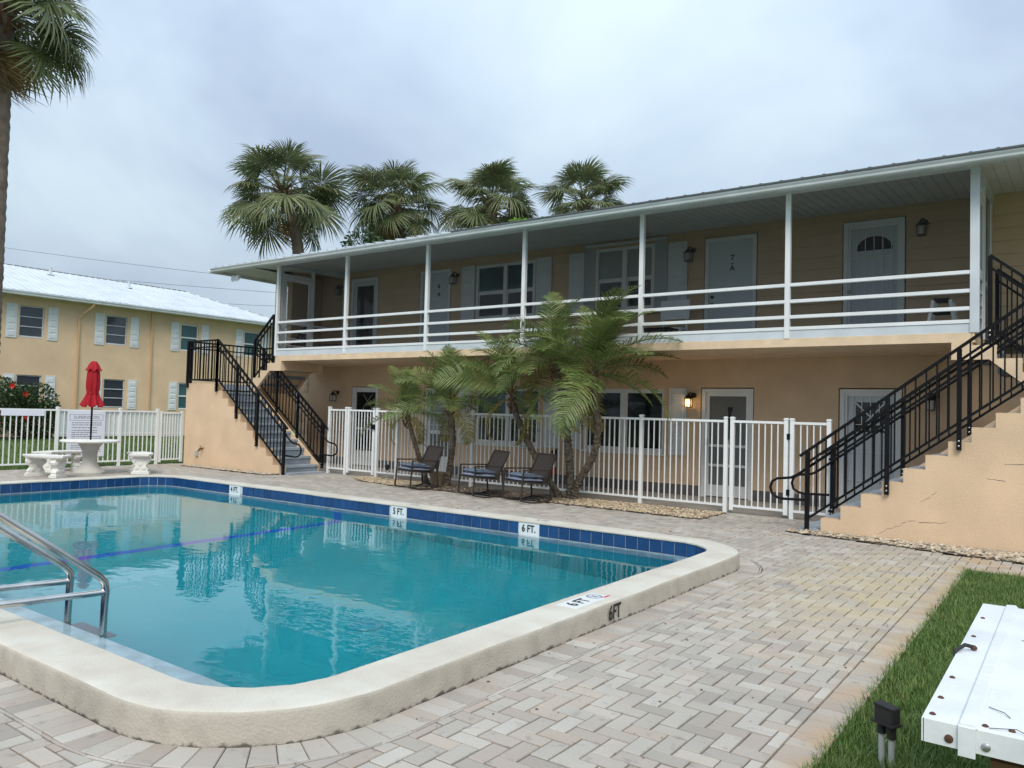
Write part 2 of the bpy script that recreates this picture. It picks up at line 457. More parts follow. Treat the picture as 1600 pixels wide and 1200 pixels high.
def wloc(o):
    p = Vector((0, 0, 0))
    while o is not None:
        p = p + o.location; o = o.parent
    return tuple(p)
def tag(o, label=None, cat=None, group=None, kind=None):
    if label: o['label'] = label
    if cat: o['category'] = cat
    if group: o['group'] = group
    if kind: o['kind'] = kind
    return o
def thing(name, label, cat, loc, group=None, rz=0.0):
    o = bpy.data.objects.new(name, None); COL.objects.link(o)
    o.location = loc; o.rotation_euler = (0, 0, rz); o.empty_display_size = 0.2
    return tag(o, label, cat, group)
def link(name, me, parent=None, loc=(0, 0, 0), rot=(0, 0, 0), scale=(1, 1, 1)):
    o = bpy.data.objects.new(name, me); COL.objects.link(o)
    o.parent = parent; o.location = loc; o.rotation_euler = rot; o.scale = scale
    return o
def copy_tree(o, parent=None):
    c = o.copy(); COL.objects.link(c); c.parent = parent
    for ch in list(o.children): copy_tree(ch, c)
    return c
def text_mesh(txt, size, m, sx=1.0, bold=0.0):
    cu_ = bpy.data.curves.new('lettering', 'FONT'); cu_.body = txt; cu_.size = size
    cu_.align_x = 'CENTER'; cu_.align_y = 'CENTER'; cu_.extrude = 0.0008; cu_.offset = bold; cu_.resolution_u = 3
    ob = bpy.data.objects.new('lettering', cu_); COL.objects.link(ob)
    dg = bpy.context.evaluated_depsgraph_get()
    me = bpy.data.meshes.new_from_object(ob.evaluated_get(dg))
    bpy.data.objects.remove(ob, do_unlink=True); bpy.data.curves.remove(cu_)
    for v in me.vertices: v.co.x *= sx
    me.name = 'lettering'; me.materials.clear(); me.materials.append(MATS[m])
    return me

# ------------------------------------------------------------------ pool outline helpers
PX0, PX1, PY0, PY1 = -14.00, -3.045, 2.195, 8.08       # inside face of the pool wall
RI, CW = 0.56, 0.315                                    # inner corner radius, coping width
CT = 0.15                                               # coping top
WZ = -0.030                                             # water level
def rrect(off, seg=12):
    """rounded rectangle of the pool wall grown outward by off: list of (x, y), counter-clockwise"""
    r = RI + off; pts = []
    for cx, cy, a in ((PX1 - RI, PY1 - RI, 0), (PX0 + RI, PY1 - RI, 90), (PX0 + RI, PY0 + RI, 180), (PX1 - RI, PY0 + RI, 270)):
        for i in range(seg + 1):
            t = math.radians(a + 90 * i / seg)
            pts.append((cx + r * math.cos(t), cy + r * math.sin(t)))
    return pts
def rdist(x, y):
    """signed distance to the pool wall outline (positive outside) and outward normal"""
    cx = min(max(x, PX0 + RI), PX1 - RI); cy = min(max(y, PY0 + RI), PY1 - RI)
    dx, dy = x - cx, y - cy; d = math.hypot(dx, dy)
    if d > 1e-6: return d - RI, (dx / d, dy / d)
    return -RI, (1, 0)
def along(off, step):
    """points at equal steps along the outline grown by off: [(x, y, nx, ny)]"""
    r = RI + off; out_ = []
    segs = [('l', (PX1 + off, PY0 + RI), (PX1 + off, PY1 - RI), (1, 0)), ('a', (PX1 - RI, PY1 - RI), 0),
            ('l', (PX1 - RI, PY1 + off), (PX0 + RI, PY1 + off), (0, 1)), ('a', (PX0 + RI, PY1 - RI), 90),
            ('l', (PX0 - off, PY1 - RI), (PX0 - off, PY0 + RI), (-1, 0)), ('a', (PX0 + RI, PY0 + RI), 180),
            ('l', (PX0 + RI, PY0 - off), (PX1 - RI, PY0 - off), (0, -1)), ('a', (PX1 - RI, PY0 + RI), 270)]
    for s in segs:
        if s[0] == 'l':
            (ax, ay), (bx, by) = s[1], s[2]; l = math.hypot(bx - ax, by - ay); n = max(1, round(l / step))
            for i in range(n):
                t0, t1 = i / n, (i + 1) / n
                out_.append(((ax + (bx - ax) * t0, ay + (by - ay) * t0), (ax + (bx - ax) * t1, ay + (by - ay) * t1), s[3], s[3]))
        else:
            cx, cy = s[1]; l = r * math.pi / 2; n = max(2, round(l / step))
            for i in range(n):
                t0, t1 = math.radians(s[2] + 90 * i / n), math.radians(s[2] + 90 * (i + 1) / n)
                n0, n1 = (math.cos(t0), math.sin(t0)), (math.cos(t1), math.sin(t1))
                out_.append(((cx + r * n0[0], cy + r * n0[1]), (cx + r * n1[0], cy + r * n1[1]), n0, n1))
    return out_
def holed(x0, x1, y0, y1, z, hx0=PX0, hx1=PX1, hy0=PY0, hy1=PY1):
    b = MB()
    xs = [x0, hx0, hx1, x1]; ys = [y0, hy0, hy1, y1]
    vs = [(x, y, z) for y in ys for x in xs]
    fs = [(r * 4 + c, r * 4 + c + 1, r * 4 + c + 5, r * 4 + c + 4) for r in range(3) for c in range(3) if not (r == 1 and c == 1)]
    return b.add(vs, fs)

# ------------------------------------------------------------------ ground, deck, beds
tag(holed(-260, 160, -120, 300, -0.045).build('ground', 'grass_ground', recalc=False), kind='structure')
deck = holed(-18.45, -0.925, -2.0, 12.20, -0.014).build('pool_deck', 'joint', recalc=False)
tag(deck, kind='structure')
dk2 = MB().add([(-0.925, 9.40, -0.014), (4.0, 9.40, -0.014), (4.0, 12.2, -0.014), (-0.925, 12.2, -0.014)], [(0, 1, 2, 3)])
dk2.build('joint_bed', 'joint', deck, recalc=False)
tag(MB().box(-19.0, 5.0, 12.20, 14.30, -0.04, 0.004).build('walkway', 'concrete'), kind='structure')

BEDS = [  # (polygon, kind)
    [(-12.75, 11.75), (-12.1, 11.35), (-10.6, 11.05), (-8.6, 11.12), (-7.2, 11.06), (-4.50, 10.98), (-4.50, 12.08), (-12.75, 12.08)],
    [(-3.20, 10.72), (-0.5, 10.22), (3.0, 10.15), (3.0, 10.975), (-3.15, 10.975)],
    [(-17.6, 10.66), (-14.25, 10.60), (-14.25, 10.975), (-17.6, 10.975)],
]
def in_poly(x, y, P):
    c = False; j = len(P) - 1
    for i in range(len(P)):
        if (P[i][1] > y) != (P[j][1] > y) and x < (P[j][0] - P[i][0]) * (y - P[i][1]) / (P[j][1] - P[i][1]) + P[i][0]: c = not c
        j = i
    return c
def clip(poly, px, py, nx, ny):     # keep the side where (p - P).n >= 0
    out_ = []
    for i in range(len(poly)):
        a, b = poly[i], poly[(i + 1) % len(poly)]
        da = (a[0] - px) * nx + (a[1] - py) * ny; db = (b[0] - px) * nx + (b[1] - py) * ny
        if da >= 0: out_.append(a)
        if (da >= 0) != (db >= 0):
            t = da / (da - db); out_.append((a[0] + (b[0] - a[0]) * t, a[1] + (b[1] - a[1]) * t))
    return out_
def area(P): return abs(sum(P[i][0] * P[(i + 1) % len(P)][1] - P[(i + 1) % len(P)][0] * P[i][1] for i in range(len(P)))) / 2

PAVERS = []        # (polygon, z)
BORD, SLIV = 0.205, 0.228
w = 0.0985
# soldier course round the coping, then a thin cut strip
for p0, p1, n0, n1 in along(CW, w + 0.004):
    g = 0.004; tx, ty = p1[0] - p0[0], p1[1] - p0[1]; l = math.hypot(tx, ty); tx, ty = tx / l * g / 2, ty / l * g / 2
    q = [(p0[0] + tx + n0[0] * .004, p0[1] + ty + n0[1] * .004), (p1[0] - tx + n1[0] * .004, p1[1] - ty + n1[1] * .004),
         (p1[0] - tx + n1[0] * (BORD - .006), p1[1] - ty + n1[1] * (BORD - .006)), (p0[0] + tx + n0[0] * (BORD - .006), p0[1] + ty + n0[1] * (BORD - .006))]
    PAVERS.append((q, RND.uniform(-.002, .0015)))
for p0, p1, n0, n1 in along(CW + BORD, 0.19):
    q = [(p0[0], p0[1]), (p1[0], p1[1]), (p1[0] + n1[0] * .017, p1[1] + n1[1] * .017), (p0[0] + n0[0] * .017, p0[1] + n0[1] * .017)]
    PAVERS.append((q, RND.uniform(-.004, -.001)))
# soldier course along the lawn
y = -1.9
while y < 9.35:
    PAVERS.append(([(-1.104, y), (-0.930 + RND.uniform(-.006, .006), y), (-0.930, y + w - .004), (-1.104, y + w - .004)], RND.uniform(-.003, .001))); y += w + 0.0005
# herringbone field
def field(x0, x1, y0, y1, pool=True):
    i0, i1 = int(math.floor((x0 + 19) / w)) - 2, int(math.ceil((x1 + 19) / w)) + 2
    j0, j1 = int(math.floor((y0 + 4) / w)) - 2, int(math.ceil((y1 + 4) / w)) + 2
    for j in range(j0, j1):
        for i in range(i0, i1):
            k = (i - j) % 4
            if k == 0: a = (-19 + i * w, -4 + j * w, 2 * w, w)
            elif k == 3: a = (-19 + i * w, -4 + j * w, w, 2 * w)
            else: continue
            g = 0.0044
            q = [(a[0] + g, a[1] + g), (a[0] + a[2] - g, a[1] + g), (a[0] + a[2] - g, a[1] + a[3] - g), (a[0] + g, a[1] + a[3] - g)]
            cx, cy = a[0] + a[2] / 2, a[1] + a[3] / 2
            if not (x0 - .1 < cx < x1 + .1 and y0 - .1 < cy < y1 + .1): continue
            if pool:
                d, nv = rdist(cx, cy)
                if d < CW + SLIV - 0.12: continue
                if d < CW + SLIV + 0.14:
                    b = CW + SLIV - d
                    q = clip(q, cx + nv[0] * b, cy + nv[1] * b, nv[0], nv[1])
                    if len(q) < 3 : continue
            if any(in_poly(cx, cy, B) for B in BEDS): continue
            for px, py, nx, ny in ((x0, 0, 1, 0), (x1, 0, -1, 0), (0, y0, 0, 1), (0, y1, 0, -1)):
                if q: q = clip(q, px, py, nx, ny)
            if len(q) >= 3 and area(q) > 0.0012:
                PAVERS.append((q, RND.uniform(-.0025, .0015)))
field(-18.40, -1.112, -1.9, 12.17)
field(-1.108, 3.8, 9.40, 12.17, pool=False)
def paver_geo(q, z, b):
    n = len(q); cx = sum(p[0] for p in q) / n; cy = sum(p[1] for p in q) / n; e = 0.0055
    vs = []
    for p in q: vs.append((p[0], p[1], -0.0139))
    tl = [RND.uniform(-.0008, .0008) for _ in q]
    for p in q: vs.append((p[0], p[1], z - 0.004))
    for p, t in zip(q, tl):
        l = math.hypot(p[0] - cx, p[1] - cy); k = max(0.2, 1 - e * 1.3 / l)
        vs.append((cx + (p[0] - cx) * k, cy + (p[1] - cy) * k, z + t))
    fs = [tuple(range(2 * n, 3 * n))]
    for i in range(n):
        j = (i + 1) % n
        fs += [(i, j, j + n, i + n), (i + n, j + n, j + 2 * n, i + 2 * n)]
    b.add(vs, fs)
def proj(p):
    d = Vector(p) - Vector((0, 0, 1.5)); zf = d.dot(cf)
    if zf <= 0.1: return None
    return 800 + 1218 * d.dot(cr) / zf, 600 - 1218 * d.dot(cu) / zf, zf
def show(q):
    cx = sum(p[0] for p in q) / len(q); cy = sum(p[1] for p in q) / len(q)
    s = proj((cx, cy, 0))
    if s is None or not (-20 < s[0] < 1620 and 600 < s[1] < 1210): return 0
    if math.hypot(cx, cy) < 3 and rdist(cx, cy)[0] < CW: return 0
    return area(q) * 1.5 / s[2] ** 3
order = sorted(range(len(PAVERS)), key=lambda i: -show(PAVERS[i][0]))
rest = MB()
for rank, i in enumerate(order):
    q, z = PAVERS[i]
    if rank < 300:
        b = MB(); c = (sum(p[0] for p in q) / len(q), sum(p[1] for p in q) / len(q))
        paver_geo([(p[0] - c[0], p[1] - c[1]) for p in q], z, b)
        link('paver', b.mesh('paver', 'paver', recalc=False), deck, (c[0], c[1], 0))
    else:
        paver_geo(q, z, rest)
tag(rest.build('paver_field', 'paver', deck, recalc=False), kind='stuff')

def stones(name, poly, n, m, smin, smax, z0=0.01, flat=0.6, zone=None, seed=1):
    R = random.Random(seed); b = MB()
    xs = [p[0] for p in poly]; ys = [p[1] for p in poly]; k = 0
    while k < n:
        x, y = R.uniform(min(xs), max(xs)), R.uniform(min(ys), max(ys))
        if zone and not (zone[0] + R.gauss(0, .25) < x < zone[1] + R.gauss(0, .25)): continue
        dx, dy = R.gauss(0, .03), R.gauss(0, .03)
        if not in_poly(x + dx, y + dy, poly): continue
        k += 1
        s = R.uniform(smin, smax); a = R.uniform(0, 6.3); ca, sa = math.cos(a), math.sin(a)
        base = [(1, 0, 0), (.3, .8, .1), (-.7, .6, 0), (-.9, -.3, .1), (.2, -.8, 0)]
        vs = []
        for bx, by, bz in base:
            bx *= s * R.uniform(.75, 1.2); by *= s * R.uniform(.6, .95)
            vs.append((x + bx * ca - by * sa, y + bx * sa + by * ca, z0 + s * flat * .35 + bz * s))
        vs.append((x + R.uniform(-.3, .3) * s, y + R.uniform(-.3, .3) * s, z0 + s * flat * R.uniform(.8, 1.3)))
        vs.append((x, y, z0 - s * .3))
        b.add(vs, [(i, (i + 1) % 5, 5) for i in range(5)] + [((i + 1) % 5, i, 6) for i in range(5)])
    return tag(b.build(name, m, recalc=False), kind='stuff')
for i, B in enumerate(BEDS):
    b = MB(); b.add([(x, y, 0.006) for x, y in B], [tuple(range(len(B)))])
    tag(b.build('planting_bed', 'bed_soil', recalc=False), kind='structure')
stones('river_gravel', BEDS[0], 2700, 'stone_tan', .014, .030, zone=(-12.9, -10.35), seed=1)
stones('river_gravel', BEDS[0], 3600, 'stone_tan', .013, .028, zone=(-7.35, -4.3), seed=2)
stones('bark_mulch', BEDS[0], 3600, 'mulch', .014, .034, flat=.45, zone=(-10.5, -7.2), seed=3)
stones('fallen_leaves', BEDS[0], 160, 'stone_pale', .016, .030, z0=.022, flat=.3, zone=(-10.7, -6.6), seed=9)
stones('river_gravel', BEDS[1], 2600, 'stone_pale', .018, .044, seed=4)
stones('river_gravel', BEDS[2], 1500, 'stone_pale', .016, .036, seed=5)

LITTER = [(-2.7, 2.0), (-1.1, 2.0), (-1.0, 9.3), (-2.7, 9.6)]
stones('leaf_litter', LITTER, 70, 'litter', .004, .012, z0=.004, flat=.2, seed=31)
stones('leaf_litter', [(-13, 8.8), (-3, 8.8), (-3, 10.6), (-13, 10.6)], 90, 'litter', .006, .018, z0=.004, flat=.2, seed=32)
# lawn strip on the right: real blades
def grass(name, n, region, h0, h1, wd, seed):
    R = random.Random(seed); b = MB(); k = 0
    while k < n:
        x, y, dens = region(R)
        if R.random() > dens: continue
        k += 1
        h = R.uniform(h0, h1) * R.uniform(.6, 1); a = R.uniform(0, 6.283); l = R.uniform(.15, .9) * h
        ca, sa = math.cos(a), math.sin(a); px, py = -sa * wd / 2, ca * wd / 2
        z0 = -0.045
        b.add([(x - px, y - py, z0), (x + px, y + py, z0), (x + ca * l * .35 + px * .8, y + sa * l * .35 + py * .8, z0 + h * .6),
               (x + ca * l * .35 - px * .8, y + sa * l * .35 - py * .8, z0 + h * .6), (x + ca * l, y + sa * l, z0 + h)], [(0, 1, 2, 3), (3, 2, 4)])
    return tag(b.build(name, 'grass_blade', recalc=False), kind='stuff')
def right_lawn(R):
    y = 2.6 + (9.40 - 2.6) * R.random() ** 1.15
    x = R.uniform(-0.945, 0.5)
    if x > -0.045 * y + .35: return x, y, 0
    return x, y, 1
grass('grass', 52000, right_lawn, .05, .105, .0055, 5)
def side_lawn(R):
    y = R.uniform(1.0, 9.4); x = R.uniform(-.9, 4.5)
    return x, y, 1 if x > -0.045 * y + .33 else 0
grass('grass', 62000, side_lawn, .05, .105, .0075, 25)
def dry_lawn(R):
    x, y, d = right_lawn(R)
    return x, y, d * (1 if math.sin(x * 9 + y * 3.1) + math.sin(y * 5.3 - x * 4) > .2 else .25)
DRY = grass('grass', 5200, dry_lawn, .03, .085, .006, 15); DRY.data.materials[0] = MATS['grass_dry']
def long_lawn(R):
    y = 2.6 + 6.8 * R.random(); return (R.uniform(-.955, -.90), y, 1) if R.random() < .25 else (R.uniform(-.93, .3), y, 1)
grass('grass', 2000, long_lawn, .07, .125, .006, 16)
def left_lawn(R):
    return -18.5 - 15.4 * R.random() ** 1.6, R.uniform(5.0, 19.0), 1
grass('grass', 26000, left_lawn, .06, .12, .02, 6)

# ------------------------------------------------------------------ swimming pool
pool = thing('swimming_pool', 'rounded rectangular swimming pool with raised cream coping and blue waterline tiles', 'pool', ((PX0 + PX1) / 2, (PY0 + PY1) / 2, 0))
def sweep(prof, name, m, parent, seg=14, smooth=True, wob=0.0):
    """prof: list of (offset outward, z) swept round the pool outline"""
    b = MB(); rings = [rrect(o, seg) for o, z in prof]; n = len(rings[0]); R = random.Random(3)
    # subdivide the long sides so the hand-formed edge can waver
    idx = []
    for i in range(n):
        j = (i + 1) % n
        l = math.hypot(rings[0][i][0] - rings[0][j][0], rings[0][i][1] - rings[0][j][1]); m_ = max(1, int(l / .3))
        idx += [(i, j, t / m_) for t in range(m_)]
    wv = [(R.gauss(0, wob), R.gauss(0, wob)) for _ in idx]
    for k, (o, z) in enumerate(prof):
        for q, (i, j, t) in enumerate(idx):
            x = rings[k][i][0] * (1 - t) + rings[k][j][0] * t; y_ = rings[k][i][1] * (1 - t) + rings[k][j][1] * t
            d, nv = rdist(x, y_); ww = wv[q][0] if (wob and o > 0.02) else 0
            b.v.append((x + nv[0] * ww, y_ + nv[1] * ww, z + (wv[q][1] * .5 if (wob and z > .03) else 0)))
    N_ = len(idx)
    for k in range(len(prof) - 1):
        for i in range(N_):
            j = (i + 1) % N_
            b.f.append((k * N_ + i, k * N_ + j, (k + 1) * N_ + j, (k + 1) * N_ + i))
    b.smooth = smooth
    return b.build(name, m, parent, recalc=False)
cop = [(CW - .012, .1445), (CW - .022, CT - .001), (CW - .06, CT + .0005), (.16, CT + .001), (.02, CT - .001), (-.004, CT - .004), (-.008, CT - .012), (-.006, CT - .022), (0.004, CT - .026), (.02, CT - .026)]
sweep(cop, 'coping', 'coping', pool, wob=0.003)
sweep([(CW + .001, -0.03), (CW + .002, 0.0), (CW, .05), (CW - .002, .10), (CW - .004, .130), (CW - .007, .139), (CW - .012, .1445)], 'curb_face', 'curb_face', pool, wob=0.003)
sweep([(.012, CT - .02), (.012, -.03), (.0, -.032), (.0, WZ - .012)], 'waterline_band', 'grout', pool)
# blue tiles
MARK = [(-11.68, '4 FT.'), (-7.80, '5 FT.'), (-5.55, '6 FT.')]
for p0, p1, n0, n1 in along(0.012, 0.152):
    cx, cy = (p0[0] + p1[0]) / 2, (p0[1] + p1[1]) / 2
    if n0 == (0, 1) and n1 == (0, 1) and any(abs(cx - mxx) < 0.15 for mxx, t in MARK): continue
    tx, ty = p1[0] - p0[0], p1[1] - p0[1]; l = math.hypot(tx, ty); tx, ty = tx / l * .0042, ty / l * .0042
    a, b_ = (p0[0] + tx, p0[1] + ty), (p1[0] - tx, p1[1] - ty)
    m_ = MB()
    z0_, z1_ = -0.022, CT - .028
    f = lambda p, n, d: (p[0] - n[0] * d, p[1] - n[1] * d)
    vs = []
    for d, e_ in ((0.0, 0), (0.006, 0), (0.008, .002)):
        A, B2 = f(a, n0, d), f(b_, n1, d)
        vs += [(*A, z0_ + e_), (*B2, z0_ + e_), (*B2, z1_ - e_), (*A, z1_ - e_)]
    fs = [(8, 9, 10, 11)] + [(i, (i + 1) % 4, (i + 1) % 4 + 4, i + 4) for i in range(4)] + [(i + 4, (i + 1) % 4 + 4, (i + 1) % 4 + 8, i + 8) for i in range(4)]
    m_.add(vs, fs); m_.build('tile', 'pool_tile', pool)
for mxx, t in MARK:
    mk = MB().box(mxx - .150, mxx + .150, PY1 - .004, PY1 + .012, WZ - .02, CT - .028).build('depth_marker_tile', 'marker_white', pool)
    lt = link('lettering', text_mesh(t, .125, 'ink', .82, .0032), mk, tuple(Vector((mxx - .005, PY1 - .0062, .052)) - Vector(wloc(mk))), (math.pi / 2, 0, 0))
# lettering on the coping by the deep end
dm = MB().box(-2.985, -2.815, 4.70, 5.20, CT + .0005, CT + .0035).build('depth_decal', 'marker_white', pool)
link('lettering', text_mesh('6 FT', .135, 'ink', .9, .0030), dm, tuple(Vector((-2.90, 4.87, CT + .0042)) - Vector(wloc(dm))), (0, 0, math.pi / 2))
sy = MB()
ring = [(math.cos(t * math.pi / 12) * .062, math.sin(t * math.pi / 12) * .062) for t in range(24)]
for i in range(24):
    j = (i + 1) % 24
    sy.add([(-2.905 + ring[i][0] * k, 5.105 + ring[i][1] * k, CT + .0044) for k in (1, .8)] + [(-2.905 + ring[j][0] * k, 5.105 + ring[j][1] * k, CT + .0044) for k in (.8, 1)], [(0, 1, 2, 3)])
sy.bar((-2.945, 5.065, CT + .0044), (-2.865, 5.145, CT + .0044), .010, .0008)
sy.bar((-2.93, 5.12, CT + .0044), (-2.88, 5.09, CT + .0044), .012, .0008)
sy.build('no_diving_symbol', 'ink_grey', dm, recalc=False)
MB().box(-2.845, -2.825, 5.12, 5.21, CT + .0038, CT + .0046).build('red_caption', 'ink_red', dm)
link('lettering', text_mesh('6FT', .150, 'ink', .78, .0026), pool, tuple(Vector((PX1 + CW + .0085, 5.09, .072)) - Vector(wloc(pool))), (math.pi / 2, 0, math.pi / 2))
for mxx in (-5.45, -7.65):   # faint lettering on the far coping
    link('lettering', text_mesh('6 FT' if mxx > -6 else '5 FT', .10, 'ink_grey', .9), pool, tuple(Vector((mxx, PY1 + .15, CT + .005)) - Vector(wloc(pool))), (0, 0, 0))
# basin
def floor_z(x):
    t = min(1, max(0, (x - PX0) / (PX1 - PX0)))
    return -1.15 - (0.25 * t if t < .45 else .1125 + (t - .45) * 1.1)
b = MB(); R0 = rrect(0.0, 10); n = len(R0)
top = [(x, y, WZ - .012) for x, y in R0]; low = [(x, y, floor_z(x)) for x, y in R0]
b.add(top + low, [(i, i + n, (i + 1) % n + n, (i + 1) % n) for i in range(n)])
# floor in strips so the slope break is real
def inside_y(x):
    if x < PX0 + RI: d = PX0 + RI - x
    elif x > PX1 - RI: d = x - (PX1 - RI)
    else: d = 0
    k = RI - math.sqrt(max(0, RI * RI - d * d)); return PY0 + k, PY1 - k
xs = sorted(set([PX0 + .001, PX0 + .08, PX0 + .2, PX0 + .4, PX0 + RI, PX1 - RI, PX1 - .4, PX1 - .2, PX1 - .08, PX1 - .001, PX0 + .45 * (PX1 - PX0)] + [PX0 + RI + i * .5 for i in range(1, 20)]))
for a, c in zip(xs, xs[1:]):
    (a0, a1), (c0, c1) = inside_y(a), inside_y(c)
    b.add([(a, a0, floor_z(a)), (c, c0, floor_z(c)), (c, c1, floor_z(c)), (a, a1, floor_z(a))], [(0, 1, 2, 3)])
b.build('basin', 'plaster', pool, recalc=False)
XS = -9.07
sb = MB()
sb.add([(XS - .08, PY0 + .01, floor_z(XS - .08) + .006), (XS + .08, PY0 + .01, floor_z(XS + .08) + .006), (XS + .08, PY1 - .01, floor_z(XS + .08) + .006), (XS - .08, PY1 - .01, floor_z(XS - .08) + .006)], [(0, 1, 2, 3)])
sb.box(XS - .08, XS + .08, PY1 - .008, PY1 + .002, floor_z(XS), WZ - .10)
sb.build('floor_stripe', 'stripe_blue', pool, recalc=False)
MB().lathe([(.16, -.03), (.16, .012), (.14, .02)], (-5.3, 5.1, floor_z(-5.3)), 16).build('main_drain', 'drain', pool)
# shallow ledge just under the surface: broad along the near and deep ends, thin elsewhere
b = MB(); inn = []
for x, y in rrect(0.0, 14):
    d, nv = rdist(x, y)
    wn = .07 + .35 * max(0, nv[0]) ** 1.0 * 1.0 + .35 * max(0, -nv[1])
    inn.append((x - nv[0] * min(.43, wn), y - nv[1] * min(.43, wn)))
o_ = rrect(0.002, 14); n = len(o_)
zl = WZ - .022
b.add([(x, y, zl) for x, y in o_] + [(x, y, zl) for x, y in inn] + [(x, y, zl - .20) for x, y in inn],
      [(i, (i + 1) % n, (i + 1) % n + n, i + n) for i in range(n)] + [(i + n, (i + 1) % n + n, (i + 1) % n + 2 * n, i + 2 * n) for i in range(n)])
b.build('shallow_ledge', 'plaster_white', pool, recalc=False)
wr = rrect(0.006, 14)
wm = MB().add([(x, y, WZ) for x, y in wr], [tuple(range(len(wr)))])
tag(wm.build('water', 'water', recalc=False), kind='structure')

# stainless hand rails into the pool
hr = thing('pool_handrail', 'pair of polished stainless steel grab rails reaching into the pool at lower left', 'handrail', (-5.45, 2.1, 0))
for X in (-5.69, -5.20):
    path = [(X, 2.64, -.75), (X, 2.64, -.1), (X, 2.645, .18), (X, 2.65, .25), (X, 2.64, .31), (X, 2.60, .355), (X, 2.54, .40), (X, 2.0, .80), (X, 1.80, .93), (X, 1.72, .955), (X, 1.66, .93), (X, 1.63, .86), (X, 1.63, 0.0)]
    MB().tube(path, .0235, 12).build('rail_tube', 'steel', hr)
    MB().tube([(X, 2.635, .245), (X, 1.64, .29)], .0215, 12).build('cross_tube', 'steel', hr)
    MB().lathe([(.05, 0), (.05, .012), (.03, .022)], (X, 1.63, .002), 14).build('flange', 'steel', hr)
MB().box(-5.68, -5.21, 2.58, 2.74, -.16, -.125).build('step', 'step_mauve', hr)

# ------------------------------------------------------------------ building helpers
def wall_open(b, u0, u1, z0, z1, d0, d1, ops):
    """wall slab between d0 (inside) and d1 (face) with rectangular openings (ua, ub, za, zb)"""
    zs = sorted(set([z0, z1] + [min(max(z, z0), z1) for o in ops for z in o[2:4]]))
    for a, c in zip(zs, zs[1:]):
        if c - a < 1e-5: continue
        cut = sorted((max(o[0], u0), min(o[1], u1)) for o in ops if o[2] < (a + c) / 2 < o[3] and o[1] > u0 and o[0] < u1)
        u = u0
        for s, e_ in cut:
            if s > u + 1e-4: b.box(u, s, d0, d1, a, c)
            u = max(u, e_)
        if u < u1 - 1e-4: b.box(u, u1, d0, d1, a, c)
    return b
def frame(b, u0, u1, z0, z1, wd, d0, d1, bottom=True):
    b.box(u0, u0 + wd, d0, d1, z0, z1); b.box(u1 - wd, u1, d0, d1, z0, z1)
    b.box(u0 + wd, u1 - wd, d0, d1 - .002, z1 - wd, z1)
    if bottom: b.box(u0 + wd, u1 - wd, d0, d1 - .002, z0, z0 + wd)
    return b
def shutter(root, T, u0, u1, z0, z1, m='shutter', rows=4, d=0.0):
    s = MB(T).cbox(u0, u1, d + .028, d + .001, z0, z1, -.004).build('shutter', m, root)
    h = (z1 - z0 - .10) / rows
    for i in range(rows):
        a = z0 + .06 + i * h; c = a + h - .04
        p = MB(T); f0 = d + .0285
        p.add([(u0 + .05, f0, a), (u1 - .05, f0, a), (u1 - .05, f0, c), (u0 + .05, f0, c),
               (u0 + .075, f0 + .012, a + .025), (u1 - .075, f0 + .012, a + .025), (u1 - .075, f0 + .012, c - .025), (u0 + .075, f0 + .012, c - .025)],
              [(4, 5, 6, 7), (0, 1, 5, 4), (1, 2, 6, 5), (2, 3, 7, 6), (3, 0, 4, 7)])
        p.build('raised_panel', m, s)
    return s
